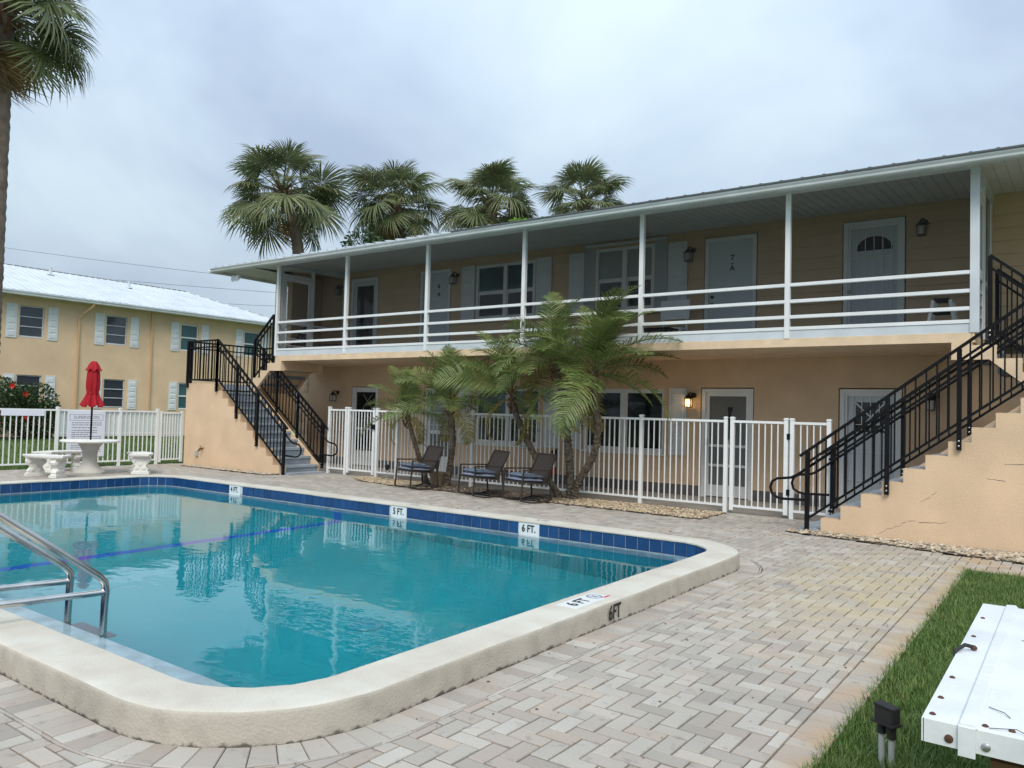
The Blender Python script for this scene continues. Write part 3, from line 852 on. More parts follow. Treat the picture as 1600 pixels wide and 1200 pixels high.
def window(root, T, u0, u1, z0, z1, style, d=-.06):
    """u0..u1 opening; the frame sits at depth d in the opening"""
    b = MB(T)
    if style == 'twin':       # two single-hung sashes side by side
        frame(b, u0, u1, z0, z1, .06, d - .06, d + .03)
        um = (u0 + u1) / 2; b.box(um - .05, um + .05, d - .06, d + .024, z0 + .06, z1 - .06)
        zm = z0 + (z1 - z0) * .5
        w_ = b.build('window', 'white_paint', root)
        for a, c in ((u0 + .06, um - .05), (um + .05, u1 - .06)):
            MB(T).box(a, c, d - .035, d + .006, zm - .028, zm + .028).build('meeting_rail', 'white_paint', w_)
            frame(MB(T), a, c, z0 + .06, zm - .028, .025, d - .03, d - .004).build('sash', 'white_paint', w_)
            MB(T).box(a, c, d - .030, d - .022, zm + .028, z1 - .06).build('pane', root['_glass_up'], w_)
            MB(T).box(a + .02, c - .02, d - .028, d - .018, z0 + .08, zm - .028).build('pane', root['_glass_low'], w_)
        MB(T).box(u0 - .03, u1 + .03, d, d + .085, z0 - .045, z0 - .002).build('sill', 'white_paint', w_)
    elif style == 'slider':   # two big dark panes
        frame(b, u0, u1, z0, z1, .055, d - .06, d + .03)
        um = (u0 + u1) / 2; b.box(um - .055, um + .055, d - .06, d + .024, z0 + .055, z1 - .055)
        w_ = b.build('window', 'white_paint', root)
        for a, c in ((u0 + .055, um - .055), (um + .055, u1 - .055)):
            frame(MB(T), a, c, z0 + .055, z1 - .055, .028, d - .04, d - .006).build('sash', 'white_paint', w_)
            MB(T).box(a + .02, c - .02, d - .034, d - .024, z0 + .075, z1 - .075).build('pane', 'glass_dark', w_)
        MB(T).box(u0 - .03, u1 + .03, d, d + .085, z0 - .045, z0 - .002).build('sill', 'white_paint', w_)
    elif style == 'hung':
        frame(b, u0, u1, z0, z1, .05, d - .06, d + .03)
        zm = z0 + (z1 - z0) * .5; b.box(u0 + .05, u1 - .05, d - .05, d + .02, zm - .03, zm + .03)
        w_ = b.build('window', 'white_paint', root)
        for a, c in ((z0 + .05, zm - .03), (zm + .03, z1 - .05)):
            MB(T).box(u0 + .05, u1 - .05, d - .035, d - .025, a, c).build('pane', root['_glass_up'], w_)
    else:                      # awning window with three lights
        frame(b, u0, u1, z0, z1, .035, d - .06, d + .03)
        w_ = b.build('window', 'trim_grey' , root)
        h = (z1 - z0 - .07) / 3
        for i in range(3):
            a = z0 + .035 + i * h
            tilt = .05 if style == 'awning_open' else .012
            p = MB(T)
            p.add([(u0 + .04, d - .02 + tilt, a + .02), (u1 - .04, d - .02 + tilt, a + .02), (u1 - .04, d - .02, a + h - .02), (u0 + .04, d - .02, a + h - .02),
                   (u0 + .04, d - .028 + tilt, a + .02), (u1 - .04, d - .028 + tilt, a + .02), (u1 - .04, d - .028, a + h - .02), (u0 + .04, d - .028, a + h - .02)],
                  [(0, 1, 2, 3), (7, 6, 5, 4), (0, 4, 5, 1), (1, 5, 6, 2), (2, 6, 7, 3), (3, 7, 4, 0)])
            p.build('pane', 'glass_dark' if style == 'awning_open' else 'glass_sky', w_)
            MB(T).box(u0 + .035, u1 - .035, d - .03 + tilt, d + .004 + tilt, a - .012, a + .02).build('sash_rail', 'trim_grey', w_)
    return w_
mat('glass_sky', (0.045, 0.055, 0.065), 0.05, spec=0.9, var=0.3, vscale=0.6)

# ------------------------------------------------------------------ main building
FL, SL = 2.735, 2.607          # balcony floor, slab underside
YW, YB = 14.20, 12.00          # facade wall, balcony front line
BX0, BX1 = -15.92, -1.12       # balcony ends
WX0, WX1 = -17.3, 4.5          # wall ends
CE = 5.12                      # porch ceiling
T = TY(YW)
B1 = thing('apartment_building', 'two storey tan apartment building with white railed balcony behind the pool', 'building', (-8.5, 14.2, 0))
B1['_glass_up'] = 'glass_teal'; B1['_glass_low'] = 'glass_dark'
G_DOORS = [(-15.57, -14.57), (-12.97, -12.02), (-5.85, -4.82), (-3.35, -2.34)]
G_WINS = [(-11.37, -9.56), (-8.46, -6.60)]
U_DOORS = [(-15.70, -14.67), (-13.21, -12.20), (-5.82, -4.79), (-3.31, -2.31)]
U_WINS = [(-11.43, -9.76, 3.64, 4.91), (-8.22, -6.87, 3.65, 4.97)]
ops = [(a, c, -1, 2.075) for a, c in G_DOORS] + [(a, c, .775, 2.045) for a, c in G_WINS]
wall_open(MB(T), WX0, WX1, 0, SL - .001, -.25, 0, ops).build('ground_wall', 'stucco', B1)
b = MB(T); segs = sorted(G_DOORS); u = WX0
for a, c in segs + [(WX1, WX1)]:
    if a > u: MB(T).box(u, a, -.001, .0035, 0.004, .20).build('painted_base', 'dark_base', B1)
    u = c
uops = [(a, c, 2, 4.95) for a, c in U_DOORS] + list(U_WINS)
wall_open(MB(T), WX0, WX1, FL - .001, CE + .02, -.25, -.02, uops).build('upper_wall', 'siding', B1)
z = FL; row = 0
while z < CE - .02:                                       # lap siding, board by board
    zt = min(z + .205, CE); u = WX0
    cuts = sorted((o[0] - .0, o[1] + .0) for o in uops if o[2] < (z + zt) / 2 < o[3])
    for a, c in cuts + [(WX1, WX1)]:
        if a - u > .02:
            p = MB(T)
            p.add([(u, -.018, z), (a, -.018, z), (a, .022, z), (u, .022, z), (u, -.018, zt), (a, -.018, zt), (a, -.002, zt), (u, -.002, zt)],
                  [(0, 3, 2, 1), (4, 5, 6, 7), (0, 1, 5, 4), (1, 2, 6, 5), (2, 3, 7, 6), (3, 0, 4, 7)])
            p.build('siding_board', 'siding', B1)
        u = max(u, c)
    z += .205; row += 1
# end, back walls
b = MB(); b.box(WX0, WX0 + .25, YW + .26, 20.5, 0, CE + .02); b.box(WX1 - .25, WX1, YW + .26, 20.5, 0, CE + .02); b.box(WX0, WX1, 20.5, 20.75, 0, CE + .02)
b.build('rear_wall', 'stucco', B1)
MB().box(WX0 + .3, WX1 - .3, YW + .26, 20.4, SL, FL).build('upper_floor', 'concrete', B1)
# dark rooms behind the glass are closed by the solid panes themselves
# slab of the balcony
b = MB(); b.box(BX0, BX1, YB, YW - .001, SL, FL); b.build('balcony_slab', 'stucco_slab', B1)
MB().box(BX0 + .01, BX1 - .01, YB + .12, YW - .03, FL, FL + .006).build('balcony_floor', 'step_grey', B1)
MB().box(-17.2, BX0, 13.18, YW - .001, SL, FL).build('balcony_slab', 'stucco_slab', B1)
# posts, rails, kick board, screens
PXS = [BX0 + (BX1 - BX0) * i / 6 for i in range(7)]
for i, x in enumerate(PXS):
    h = .038 if i < 6 else .055
    MB().box(x - h, x + h, YB - .012, YB + .066, FL, 4.958).build('porch_post', 'white_paint' if i < 6 else 'trim_grey', B1)
for i in range(6):
    a, c = PXS[i] + .038, PXS[i + 1] - (.038 if i < 5 else .055)
    for zc_ in (3.552, 3.300, 3.062, 2.885):
        MB().cbox(a, c, YB - .006, YB + .045, zc_ - .026, zc_ + .026, .005).build('balcony_rail', 'white_paint', B1)
    MB().box(a, c, YB + .006, YB + .03, FL - .012, 2.858).build('kick_board', 'trim_grey', B1)
    MB().box(a, c, YB + .052, YB + .056, 2.86, 4.957).build('insect_screen', 'screen', B1)
for x, sgn in ((BX0, 1), (BX1, -1)):                     # framed end panels with a screen door
    b = MB()
    for ya, yb in ((YB + .10, YB + .16), (YB + 1.05, YB + 1.12), (YW - .09, YW - .03)):
        b.box(x - .03, x + .03, ya, yb, FL, 4.957)
    b.box(x - .03, x + .03, YB + .16, YB + 1.05, 4.72, 4.79); b.box(x - .03, x + .03, YB + 1.12, YW - .09, 3.55, 3.60)
    p = b.build('end_frame', 'white_paint', B1)
    MB().box(x - .003, x + .003, YB + 1.12, YW - .09, 2.75, 4.957).build('insect_screen', 'screen', B1)
    d = MB(TX(x)); frame(d, YB + .17, YB + 1.04, FL + .02, 4.71, .09, -.018, .018)
    d.box(YB + .26, YB + .95, -.016, .016, 3.55, 3.67)
    d = d.build('door', 'white_paint', B1); d['label'] = 'white framed screen door closing the balcony end'
    for k in range(3):
        zz = FL + .11 + (3.55 - FL - .11) * (k + 1) / 4
        MB(TX(x)).box(YB + .26, YB + .95, -.008, .008, zz - .012, zz + .012).build('muntin', 'white_paint', d)
    MB(TX(x)).box(YB + .26, YB + .95, -.002, .002, FL + .1, 4.62).build('pane', 'screen', d)
# dark sided wall that closes the porch at the stair end
b = MB(); b.box(-17.05, -16.87, 13.18, YW - .02, FL, CE)
b.build('return_wall', 'siding', B1)
z = FL
while z < CE - .02:
    zt = min(z + .205, CE)
    p = MB(); p.add([(-16.869, 13.17, z), (-16.846, 13.17, z), (-16.869, 13.17, zt), (-16.866, 13.17, zt), (-16.869, YW - .03, z), (-16.846, YW - .03, z), (-16.869, YW - .03, zt), (-16.866, YW - .03, zt)],
                    [(0, 1, 3, 2), (4, 6, 7, 5), (0, 4, 5, 1), (2, 3, 7, 6), (1, 5, 7, 3), (0, 2, 6, 4)])
    p.build('siding_board', 'siding', B1); z += .205
MB().box(-16.93, -16.85, 12.70, 12.78, 2.0, CE).build('porch_post', 'bronze', B1)
# header, porch ceiling in panels, soffit, fascia, gutter
b = MB(); b.box(BX0 - .05, BX1 + .055, YB - .014, YB + .075, 4.958, 5.005)
b.box(BX0 - .05, BX0 + .05, YB + .08, YW - .01, 4.958, CE); b.box(BX1 - .05, BX1 + .055, YB + .08, YW - .01, 4.958, CE)
b.build('header_beam', 'gutter_paint', B1)
EY, EX0, EX1 = 11.66, -18.06, 5.2        # eave front line, roof ends
x = EX0 + .02
while x < 2.6:
    x2 = min(x + .30, 2.6); p = MB(); zf_ = CE - .155; zk = CE if x > WX0 + .3 else zf_
    for q0, q1 in ((x, (x + x2) / 2), ((x + x2) / 2, x2)):
        p.add([(q0, EY, zf_ + .012), (q0 + .012, EY, zf_), (q1 - .006, EY, zf_), (q1, EY, zf_ + .012), (q0, YW + .0, zk + .012), (q0 + .012, YW, zk), (q1 - .006, YW, zk), (q1, YW, zk + .012)],
              [(0, 1, 5, 4), (1, 2, 6, 5), (2, 3, 7, 6)])
    p.build('soffit_panel', 'soffit', B1, recalc=False); x = x2
MB().box(EX0 + .02, WX0, YW, 20.8, CE - .155, CE - .14).build('soffit_panel', 'soffit', B1)
MB().box(EX0, EX1, EY - .02, EY, 4.895, 5.015).build('fascia', 'gutter_paint', B1)
MB().box(EX0 - .02, EX0, EY, 20.9, 4.895, 5.015).build('fascia', 'gutter_paint', B1)
prof = [(0, 4.955), (.075, 4.955), (.10, 4.985), (.105, 5.03), (.125, 5.075), (.130, 5.092), (.115, 5.092), (.112, 5.078), (.09, 5.03), (.085, 4.99), (.07, 4.968), (0, 4.968)]
prof5 = [(a_, 4.898 + (z_ - 4.955) * .64) for a_, z_ in prof]
b = MB(lambda a, bb, c: (bb, EY - .0205 - a, c)); b.prism_b(prof5, EX0 - .02, EX1); b.build('gutter', 'gutter_paint', B1)
b = MB(lambda a, bb, c: (EX0 - .0205 - a, bb, c)); b.prism_b(prof5, EY - .13, 20.9); b.build('gutter', 'gutter_paint', B1)
for x in [EX0 + .6 + i * .9 for i in range(26)]:
    if x < 3: MB().box(x - .012, x + .012, EY - .135, EY - .02, 4.978, 4.984).build('gutter_hanger', 'gutter_paint', B1)
# low hipped metal roof with ribs
RY, RZ = 16.9, 6.05
ev = 5.030
roof = MB(); e0 = EY - .08; e1 = 22.15
vs = [(EX0 - .05, e0, ev), (EX1, e0, ev), (EX1, e1, ev), (EX0 - .05, e1, ev), (EX0 + 5.2, RY, RZ), (EX1, RY, RZ)]
vs += [(x_, y_, z_ - .03) for x_, y_, z_ in vs]
roof.add(vs, [(0, 1, 5, 4), (2, 3, 4, 5), (3, 0, 4), (6, 10, 11, 7), (8, 11, 10, 9), (9, 10, 6), (0, 6, 7, 1), (2, 8, 9, 3), (3, 9, 6, 0), (1, 7, 8, 2)])
rf = roof.build('roof', 'roof_metal', B1)
x = EX0 + .15
while x < 3.5:
    t = min(1, (x - (EX0 - .05)) / 5.25)
    q = (e0 + (RY - e0) * t, ev + (RZ - ev) * t)
    MB().bar((x, e0 - .012, ev + .012), (x, q[0], q[1] + .012), .035, .028).build('roof_rib', 'roof_dark' if x > -9 else 'roof_metal', rf); x += .305
MB().box(-10.0, EX1, e0 - .03, e0 + .02, ev - .012, ev + .012).build('drip_edge', 'roof_dark', rf)
# ground floor doors
def door(u0, u1, z0, z1, kind, d=-.06, m='door_paint'):
    b = MB(T); frame(b, u0 + .02, u1 - .02, z0, z1 - .02, .07, d - .08, d + .05, bottom=False)
    f = b.build('door', 'white_paint', B1)
    a, c = u0 + .09, u1 - .09
    if kind == 'storm':          # glazed storm door with a low panel
        fr = MB(T); frame(fr, a, c, z0 + .02, z1 - .09, .07, d - .02, d + .015)
        for zz in (.95, .58): fr.box(a + .07, c - .07, d - .02, d + .012, z0 + zz, z0 + zz + .05)
        fr.build('storm_frame', 'white_paint', f)
        MB(T).box(a + .07, c - .07, d - .015, d + .004, z0 + .09, z0 + .235).build('kick_panel', 'white_paint', f)
        MB(T).box(a + .06, c - .06, d - .014, d - .006, z0 + .235, z1 - .15).build('pane', 'screen_grey', f)
        MB(T).box(a + .012, a + .035, d + .015, d + .05, z0 + .98, z0 + 1.10).build('handle', 'steel_black', f)
    elif kind == 'lattice':      # storm door with a diamond lattice in the upper light
        fr = MB(T); frame(fr, a, c, z0 + .02, z1 - .09, .05, d - .02, d + .015); fr.box(a + .05, c - .05, d - .02, d + .012, z0 + .95, z0 + 1.0)
        fr.build('storm_frame', 'white_paint', f)
        MB(T).box(a + .04, c - .04, d - .016, d - .008, z0 + .40, z1 - .13).build('pane', 'glass_dark', f)
        MB(T).box(a + .05, c - .05, d - .018, d - .004, z0 + .07, z0 + .40).build('kick_panel', 'white_paint', f)
        um = (a + c) / 2 + .05
        for s in (-1, 1):
            for k in (0, 1):
                zz = z0 + 1.15 + k * .36
                lt = MB(T); lt.add([(um - s * .17 - .012, d - .004, zz), (um - s * .17 + .012, d - .004, zz), (um + s * .17 + .012, d - .004, zz + .36), (um + s * .17 - .012, d - .004, zz + .36)], [(0, 1, 2, 3)])
                lt.build('lattice_bar', 'blind', f, recalc=False)
    elif kind == 'slab':
        MB(T).box(a, c, d - .03, d + .004, z0 + .015, z1 - .09).build('door_leaf', m, f)
        for zz in (.93, 1.07):
            k = MB(lambda x_, y_, z_, zz=zz: T(a + .07 + x_, d + .004 + z_, z0 + zz + y_)); k.lathe([(.030, 0), (.030, .008), (.014, .014), (.024, .05), (.010, .058)], n=10)
            k.build('handle', 'bronze', f)
    elif kind == 'glazed':
        MB(T).box(a, c, d - .03, d + .004, z0 + .015, z1 - .09).build('door_leaf', m, f)
        frame(MB(T), a + .09, c - .09, z0 + .36, z1 - .20, .02, d + .004, d + .012).build('light_frame', 'white_paint', f)
        MB(T).box(a + .10, c - .10, d + .0042, d + .008, z0 + .37, z1 - .21).build('pane', 'glass_dark', f)
    elif kind == 'half':         # half glazed with blinds
        MB(T).box(a, c, d - .03, d + .004, z0 + .015, z1 - .09).build('door_leaf', 'white_paint', f)
        MB(T).box(a + .06, c - .06, d + .0042, d + .010, z0 + 1.02, z1 - .16).build('pane', 'blind', f)
        MB(T).box(a + .06, c - .06, d + .0042, d + .010, z0 + .40, z0 + .93).build('pane', 'screen_grey', f)
        for k in range(5): MB(T).box(a + .06, c - .06, d + .010, d + .018, z0 + 1.14 + k * .15, z0 + 1.155 + k * .15).build('blind_slat', 'trim_grey', f)
    elif kind == 'security':     # barred storm door in front of a fan-light door
        MB(T).box(a, c, d - .05, d - .02, z0 + .015, z1 - .09).build('door_leaf', m, f)
        fan = MB(T); um = (a + c) / 2; zz = z1 - .52; pts = [(um + .29 * math.cos(t * math.pi / 14), d - .0185, zz + .24 * math.sin(t * math.pi / 14)) for t in range(15)]
        fan.add([(um, d - .0185, zz)] + pts, [(0, i + 1, i + 2) for i in range(14)]); (fan.build('fan_light', 'glass_dark', f, recalc=False) if z0 > 1 else None)
        if z0 < 1:
            dl = MB(T); dl.box(um - .24, um + .24, d - .0195, d - .0165, z1 - .75, z1 - .24); dl.build('diamond_light', 'glass_dark', f)
            for s_ in (-1, 1):
                q_ = MB(T); q_.add([(um - s_ * .24, d - .016, z1 - .75), (um - s_ * .24 + .03, d - .016, z1 - .75), (um + s_ * .24, d - .016, z1 - .24), (um + s_ * .24 - .03, d - .016, z1 - .24)], [(0, 1, 2, 3)]); q_.build('lattice_bar', 'white_paint', f, recalc=False)
        fr = MB(T); frame(fr, a, c, z0 + .02, z1 - .09, .045, d - .004, d + .02); fr.build('storm_frame', 'white_paint', f)
        for k in range(1, 6):
            uu = a + (c - a) * k / 6; MB(T).box(uu - .006, uu + .006, d + .002, d + .016, z0 + .06, z1 - .13).build('security_bar', 'white_paint', f)
        for zz in ((z1 - .64),) if z0 > 1 else (z1 - .62, z0 + .98, z0 + .5):
            MB(T).box(a + .04, c - .04, d + .004, d + .014, zz - .006, zz + .006).build('security_bar', 'white_paint', f)
        k = MB(lambda x_, y_, z_: T(a + .03 + x_, d + .02 + z_, z0 + 1.0 + y_)); k.lathe([(.03, 0), (.03, .01), (.015, .016), (.026, .05), (.012, .06)], n=10); k.build('handle', 'galv', f)
    return f
door(*G_DOORS[0], 0.004, 2.075, 'lattice'); door(*G_DOORS[1], 0.004, 2.075, 'half'); door(*G_DOORS[2], 0.004, 2.075, 'storm'); door(*G_DOORS[3], 0.004, 2.075, 'security')
door(*U_DOORS[0], FL, 4.95, 'glazed', d=-.03); d6 = door(*U_DOORS[1], FL, 4.95, 'slab', d=-.03); d7 = door(*U_DOORS[2], FL, 4.95, 'slab', d=-.03); door(*U_DOORS[3], FL, 4.95, 'security', d=-.03)
for f, xx, tt in ((d7, -5.28, ((4.53, '7'), (4.43, '-'), (4.33, 'A'))), (d6, -12.62, ((4.53, '6'), (4.33, 'A')))):
    for zz, ch in tt:
        link('lettering', text_mesh(ch, .14, 'ink', 1, .004), f, tuple(Vector((xx, YW + .03 - .0065, zz)) - Vector(wloc(f))), (math.pi / 2, 0, 0))
# windows and shutters
for a, c in G_WINS[:1]:
    window(B1, T, a, c, .775, 2.045, 'twin')
window(B1, T, *G_WINS[1], .775, 2.045, 'slider')
B1['_glass_low'] = 'glass_dark'
window(B1, T, *U_WINS[0], 'twin', d=-.02)
B1['_glass_up'] = 'blind'
window(B1, T, *U_WINS[1], 'twin', d=-.02)
for a, c in ((-11.86, -11.48), (-9.44, -9.05), (-8.86, -8.49), (-6.49, -6.13)): shutter(B1, T, a, c, .765, 2.06, d=.001)
for a, c in ((-11.85, -11.46), (-9.70, -9.31), (-8.85, -8.48), (-6.55, -6.16)): shutter(B1, T, a, c, 3.65, 4.925, d=.023)
# folded accordion storm shutters beside the upper right window
for a, c in ((-8.46, -8.24), (-6.85, -6.58)):
    n = 5
    for k in range(n):
        u0_, u1_ = a + (c - a) * k / n, a + (c - a) * (k + 1) / n
        p = MB(T); p.prism([(u0_, .015), ((u0_ + u1_) / 2, .085), (u1_, .015)], 3.62, 5.02); p.build('accordion_shutter', 'shutter', B1)
MB(T).box(-8.46, -6.58, .014, .075, 5.02, 5.06).build('shutter_track', 'shutter', B1)
MB(T).box(-8.46, -6.58, .014, .075, 3.57, 3.615).build('shutter_track', 'shutter', B1)

# ------------------------------------------------------------------ stairs (both ends)
RISE, TREAD = FL / 15, 0.25
def stair(name, label, X0, sg):
    """X0: x of the bottom post; sg: direction the lower flight climbs"""
    P = lambda s_: X0 + sg * s_
    root = thing(name, label, 'staircase', (X0, 11.5, 0))
    s0 = 0.17; ZL = 11 * RISE; sL = s0 + 10 * TREAD; sE = sL + 1.27
    # stepped outer wall with the landing
    def side(y0, y1, lift=0.012, to=sE, nm='stair_wall'):
        pts = [(P(s0), -.02)]
        for k in range(10):
            pts += [(P(s0 + k * TREAD), RISE * (k + 1) + lift), (P(s0 + (k + 1) * TREAD), RISE * (k + 1) + lift)]
        pts += [(P(sL), ZL + lift), (P(to), ZL + lift), (P(to), -.02)]
        b = MB(); b.prism_b(pts, y0, y1); return b.build(nm, 'stucco', root)
    side(10.98, 11.16)
    # treads
    for k in range(10):
        a, c = sorted((P(s0 + k * TREAD - .02), P(s0 + (k + 1) * TREAD)))
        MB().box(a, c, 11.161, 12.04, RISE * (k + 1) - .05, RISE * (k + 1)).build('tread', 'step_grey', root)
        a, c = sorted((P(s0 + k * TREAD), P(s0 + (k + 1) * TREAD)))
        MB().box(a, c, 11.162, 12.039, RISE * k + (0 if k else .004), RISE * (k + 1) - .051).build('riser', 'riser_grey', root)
    a, c = sorted((P(s0 - .30), P(s0 - .002)))
    MB().box(a, c, 11.0, 12.04, 0.0, .035).build('tread', 'step_grey', root)
    # inner stringer of the lower flight
    pts = [(P(s0), 0.02), (P(s0), RISE - .01), (P(sL), ZL - .01), (P(sL), ZL - .30), (P(s0 + .35), 0.02)]
    MB().prism_b(pts, 12.041, 12.10).build('stringer', 'stucco', root)
    # landing
    a, c = sorted((P(sL), P(sE)))
    MB().box(a, c, 11.161, 13.20, ZL - .14, ZL).build('landing', 'step_grey', root)
    a, c = sorted((P(sE - .18), P(sE)))
    MB().box(a, c, 11.161, 14.19, -.02, ZL - .141).build('landing_wall', 'stucco', root)
    # upper flight: four risers back up to the balcony
    sB = sL - 3 * TREAD - .05 if False else 1.82
    tr = (sL - sB) / 3
    for k in range(3):
        a, c = sorted((P(sL - k * tr + .02), P(sL - (k + 1) * tr)))
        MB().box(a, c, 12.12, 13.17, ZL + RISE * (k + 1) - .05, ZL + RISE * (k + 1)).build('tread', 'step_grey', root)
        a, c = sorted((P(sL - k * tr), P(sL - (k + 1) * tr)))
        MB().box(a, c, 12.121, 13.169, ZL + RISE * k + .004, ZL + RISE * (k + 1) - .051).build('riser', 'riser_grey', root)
    for ya, yb in ((11.994, 12.118), (13.171, 13.29)):
        pts = [(P(sB - .24), SL - .001), (P(sB), SL - .001), (P(sB), FL)]
        for k in range(3, 0, -1):
            pts += [(P(sL - k * tr), ZL + RISE * (k) + .01), (P(sL - (k - 1) * tr), ZL + RISE * k + .01)]
        pts += [(P(sL), ZL + .01), (P(sL + .12), ZL + .01), (P(sL + .12), ZL - .22), (P(sL), ZL - .20), (P(sB + .2), 2.37), (P(sB - .24), 2.37)]
        MB().prism_b(pts, ya, yb).build('stringer', 'stucco_slab', root)
    pts = [(P(sL), ZL - .18), (P(sB + .2), 2.385), (P(sB - .23), 2.385), (P(sB - .23), SL - .002), (P(sB), SL - .002), (P(sB + .1), 2.42), (P(sL), ZL - .142)]
    MB().prism_b(pts, 12.119, 13.17).build('flight_soffit', 'stucco', root)
    # railings
    slope = RISE / TREAD
    def rail(pts2, y, ptop, pbot, post_s, post_drop, ext=None, nm='railing', ease=0.1):
        """pts2: (s, z) at the foot line at both ends; top rail runs ptop above it"""
        (sa, za), (sb_, zb) = pts2
        L_ = lambda s_: za + (zb - za) * (s_ - sa) / (sb_ - sa)
        b = MB(); b.bar((P(sa - ease), y, L_(sa - ease) + ptop), (P(sb_), y, L_(sb_) + ptop), .05, .035)
        rl = b.build(nm, 'steel_black', root)
        MB().bar((P(sa), y, L_(sa) + ptop - .16), (P(sb_), y, L_(sb_) + ptop - .16), .03, .03).build('rail', 'steel_black', rl)
        MB().bar((P(sa), y, L_(sa) + pbot), (P(sb_), y, L_(sb_) + pbot), .03, .03).build('rail', 'steel_black', rl)
        for s_ in post_s:
            z1 = L_(s_) + ptop - .012; z0 = max(.004, L_(s_) + post_drop(s_))
            p = MB().box(P(s_) - .026, P(s_) + .026, y - .026, y + .026, z0, z1).build('post', 'steel_black', rl)
            if z0 > .05:
                for dz in (.05, .11):
                    k_ = MB(lambda a_, b__, c_, s_=s_, z0=z0, dz=dz: (P(s_) + a_, y - .0262 - c_, z0 + dz + b__)); k_.lathe([(.011, 0), (.011, .005), (.005, .009)], n=8); k_.build('bolt', 'galv', rl)
        n_ = int(abs(sb_ - sa) / .115); ps = list(post_s)
        for i in range(1, n_):
            s_ = sa + (sb_ - sa) * i / n_
            if min(abs(s_ - q) for q in ps) < .045: continue
            MB().box(P(s_) - .009, P(s_) + .009, y - .009, y + .009, L_(s_) + pbot, L_(s_) + ptop - .01).build('baluster', 'steel_black', rl)
        return rl, L_
    # lower flight outer: foot line so that the top sits 1.09 above the ground at the bottom post
    foot = ((0.0, 0.0), (2.62, 2.62 * slope * 1.035))
    yo, yi = 10.945, 12.07
    drop = lambda s_: 0.004 if s_ < .1 else -.165
    r1, L1 = rail(foot, yo, 1.09, .17, (0.0, .985, 1.79, 2.62), drop)
    r2, L2 = rail(foot, yi, 1.09, .17, (0.05, .985, 1.79), lambda s_: .06 if s_ < .1 else .0)
    for rl, yy, L_ in ((r1, yo + .055, L1), (r2, yi - .055, L2)):
        h = lambda s_: L_(s_) + .865
        path = [(P(0.02), yy, .42), (P(-.33), yy, .41), (P(-.42), yy, .425), (P(-.49), yy, .47), (P(-.515), yy, .555), (P(-.49), yy, .64), (P(-.42), yy, .685), (P(-.30), yy, .70), (P(-.23), yy, .71), (P(-.15), yy, h(-.15)), (P(0.3), yy, h(.3)), (P(1.3), yy, h(1.3)), (P(2.45), yy, h(2.45)), (P(2.62), yy, h(2.55))]
        MB().tube(path, .019, 10).build('handrail', 'steel_black', rl)
    # landing guards
    rail(((sL - .05, ZL), (sE - .05, ZL)), yo, 1.05, .10, (sL - .05, sE - .08), lambda s_: -.1, ease=0)
    def rail_y(s_, y0, y1, zf):
        b = MB().bar((P(s_), y0, zf + 1.05), (P(s_), y1, zf + 1.05), .05, .035); rl = b.build('railing', 'steel_black', root)
        MB().bar((P(s_), y0, zf + .89), (P(s_), y1, zf + .89), .03).build('rail', 'steel_black', rl); MB().bar((P(s_), y0, zf + .10), (P(s_), y1, zf + .10), .03).build('rail', 'steel_black', rl)
        for yy in (y0, y1): MB().box(P(s_) - .026, P(s_) + .026, yy - .026, yy + .026, zf, zf + 1.05).build('post', 'steel_black', rl)
        n_ = int((y1 - y0) / .115)
        for i in range(1, n_):
            yy = y0 + (y1 - y0) * i / n_; MB().box(P(s_) - .009, P(s_) + .009, yy - .009, yy + .009, zf + .1, zf + 1.04).build('baluster', 'steel_black', rl)
    rail_y(sE - .08, 11.03, 13.15, ZL)
    rail(((sL + .1, ZL), (sE - .11, ZL)), 13.16, 1.05, .10, (sL + .1, sE - .11), lambda s_: .0, ease=0)
    # upper flight
    sl2 = (FL - ZL) / (sL + .08 - sB - .18)
    for yy in (12.075, 13.22):
        rail(((sL + .08, ZL + .08), (sB + .20, FL - .03)), yy, 1.06, .12, (sL + .08, sB + .20), lambda s_: -.06, ease=0)
    return root
stair('exterior_staircase', 'tan masonry staircase at right with black railings and cracked side wall', -2.97, 1)
stair('exterior_staircase', 'tan masonry staircase at far left end with grey steps facing the pool', -14.10, -1)

# hairline cracks in the right stair wall, part of that staircase
rs = [o for o in COL.objects if o.get('label', '').startswith('tan masonry staircase at right')][0]
def crack(px):
    b = MB(); R = random.Random(len(px))
    for (x0_, z0_), (x1_, z1_) in zip(px, px[1:]):
        n_ = 5; p = [(x0_ + (x1_ - x0_) * i / n_ + R.uniform(-.008, .008), z0_ + (z1_ - z0_) * i / n_ + R.uniform(-.006, .006)) for i in range(n_ + 1)]
        for a, c in zip(p, p[1:]):
            wd = R.uniform(.0012, .0035)
            b.add([(a[0], 10.9788, a[1] - wd), (c[0], 10.9788, c[1] - wd), (c[0], 10.9788, c[1] + wd), (a[0], 10.9788, a[1] + wd)], [(0, 1, 2, 3)])
    b.build('crack', 'dark_base', rs, recalc=False)
crack([(-1.42, .66), (-1.50, .58), (-1.60, .51)]); crack([(-1.66, .27), (-1.76, .26), (-1.84, .19), (-1.98, .14), (-2.1, .03)]); crack([(-1.33, .28), (-1.62, .26)]); crack([(-.9, .86), (-.7, .84)]); crack([(-.72, 1.04), (-.5, 1.05)])

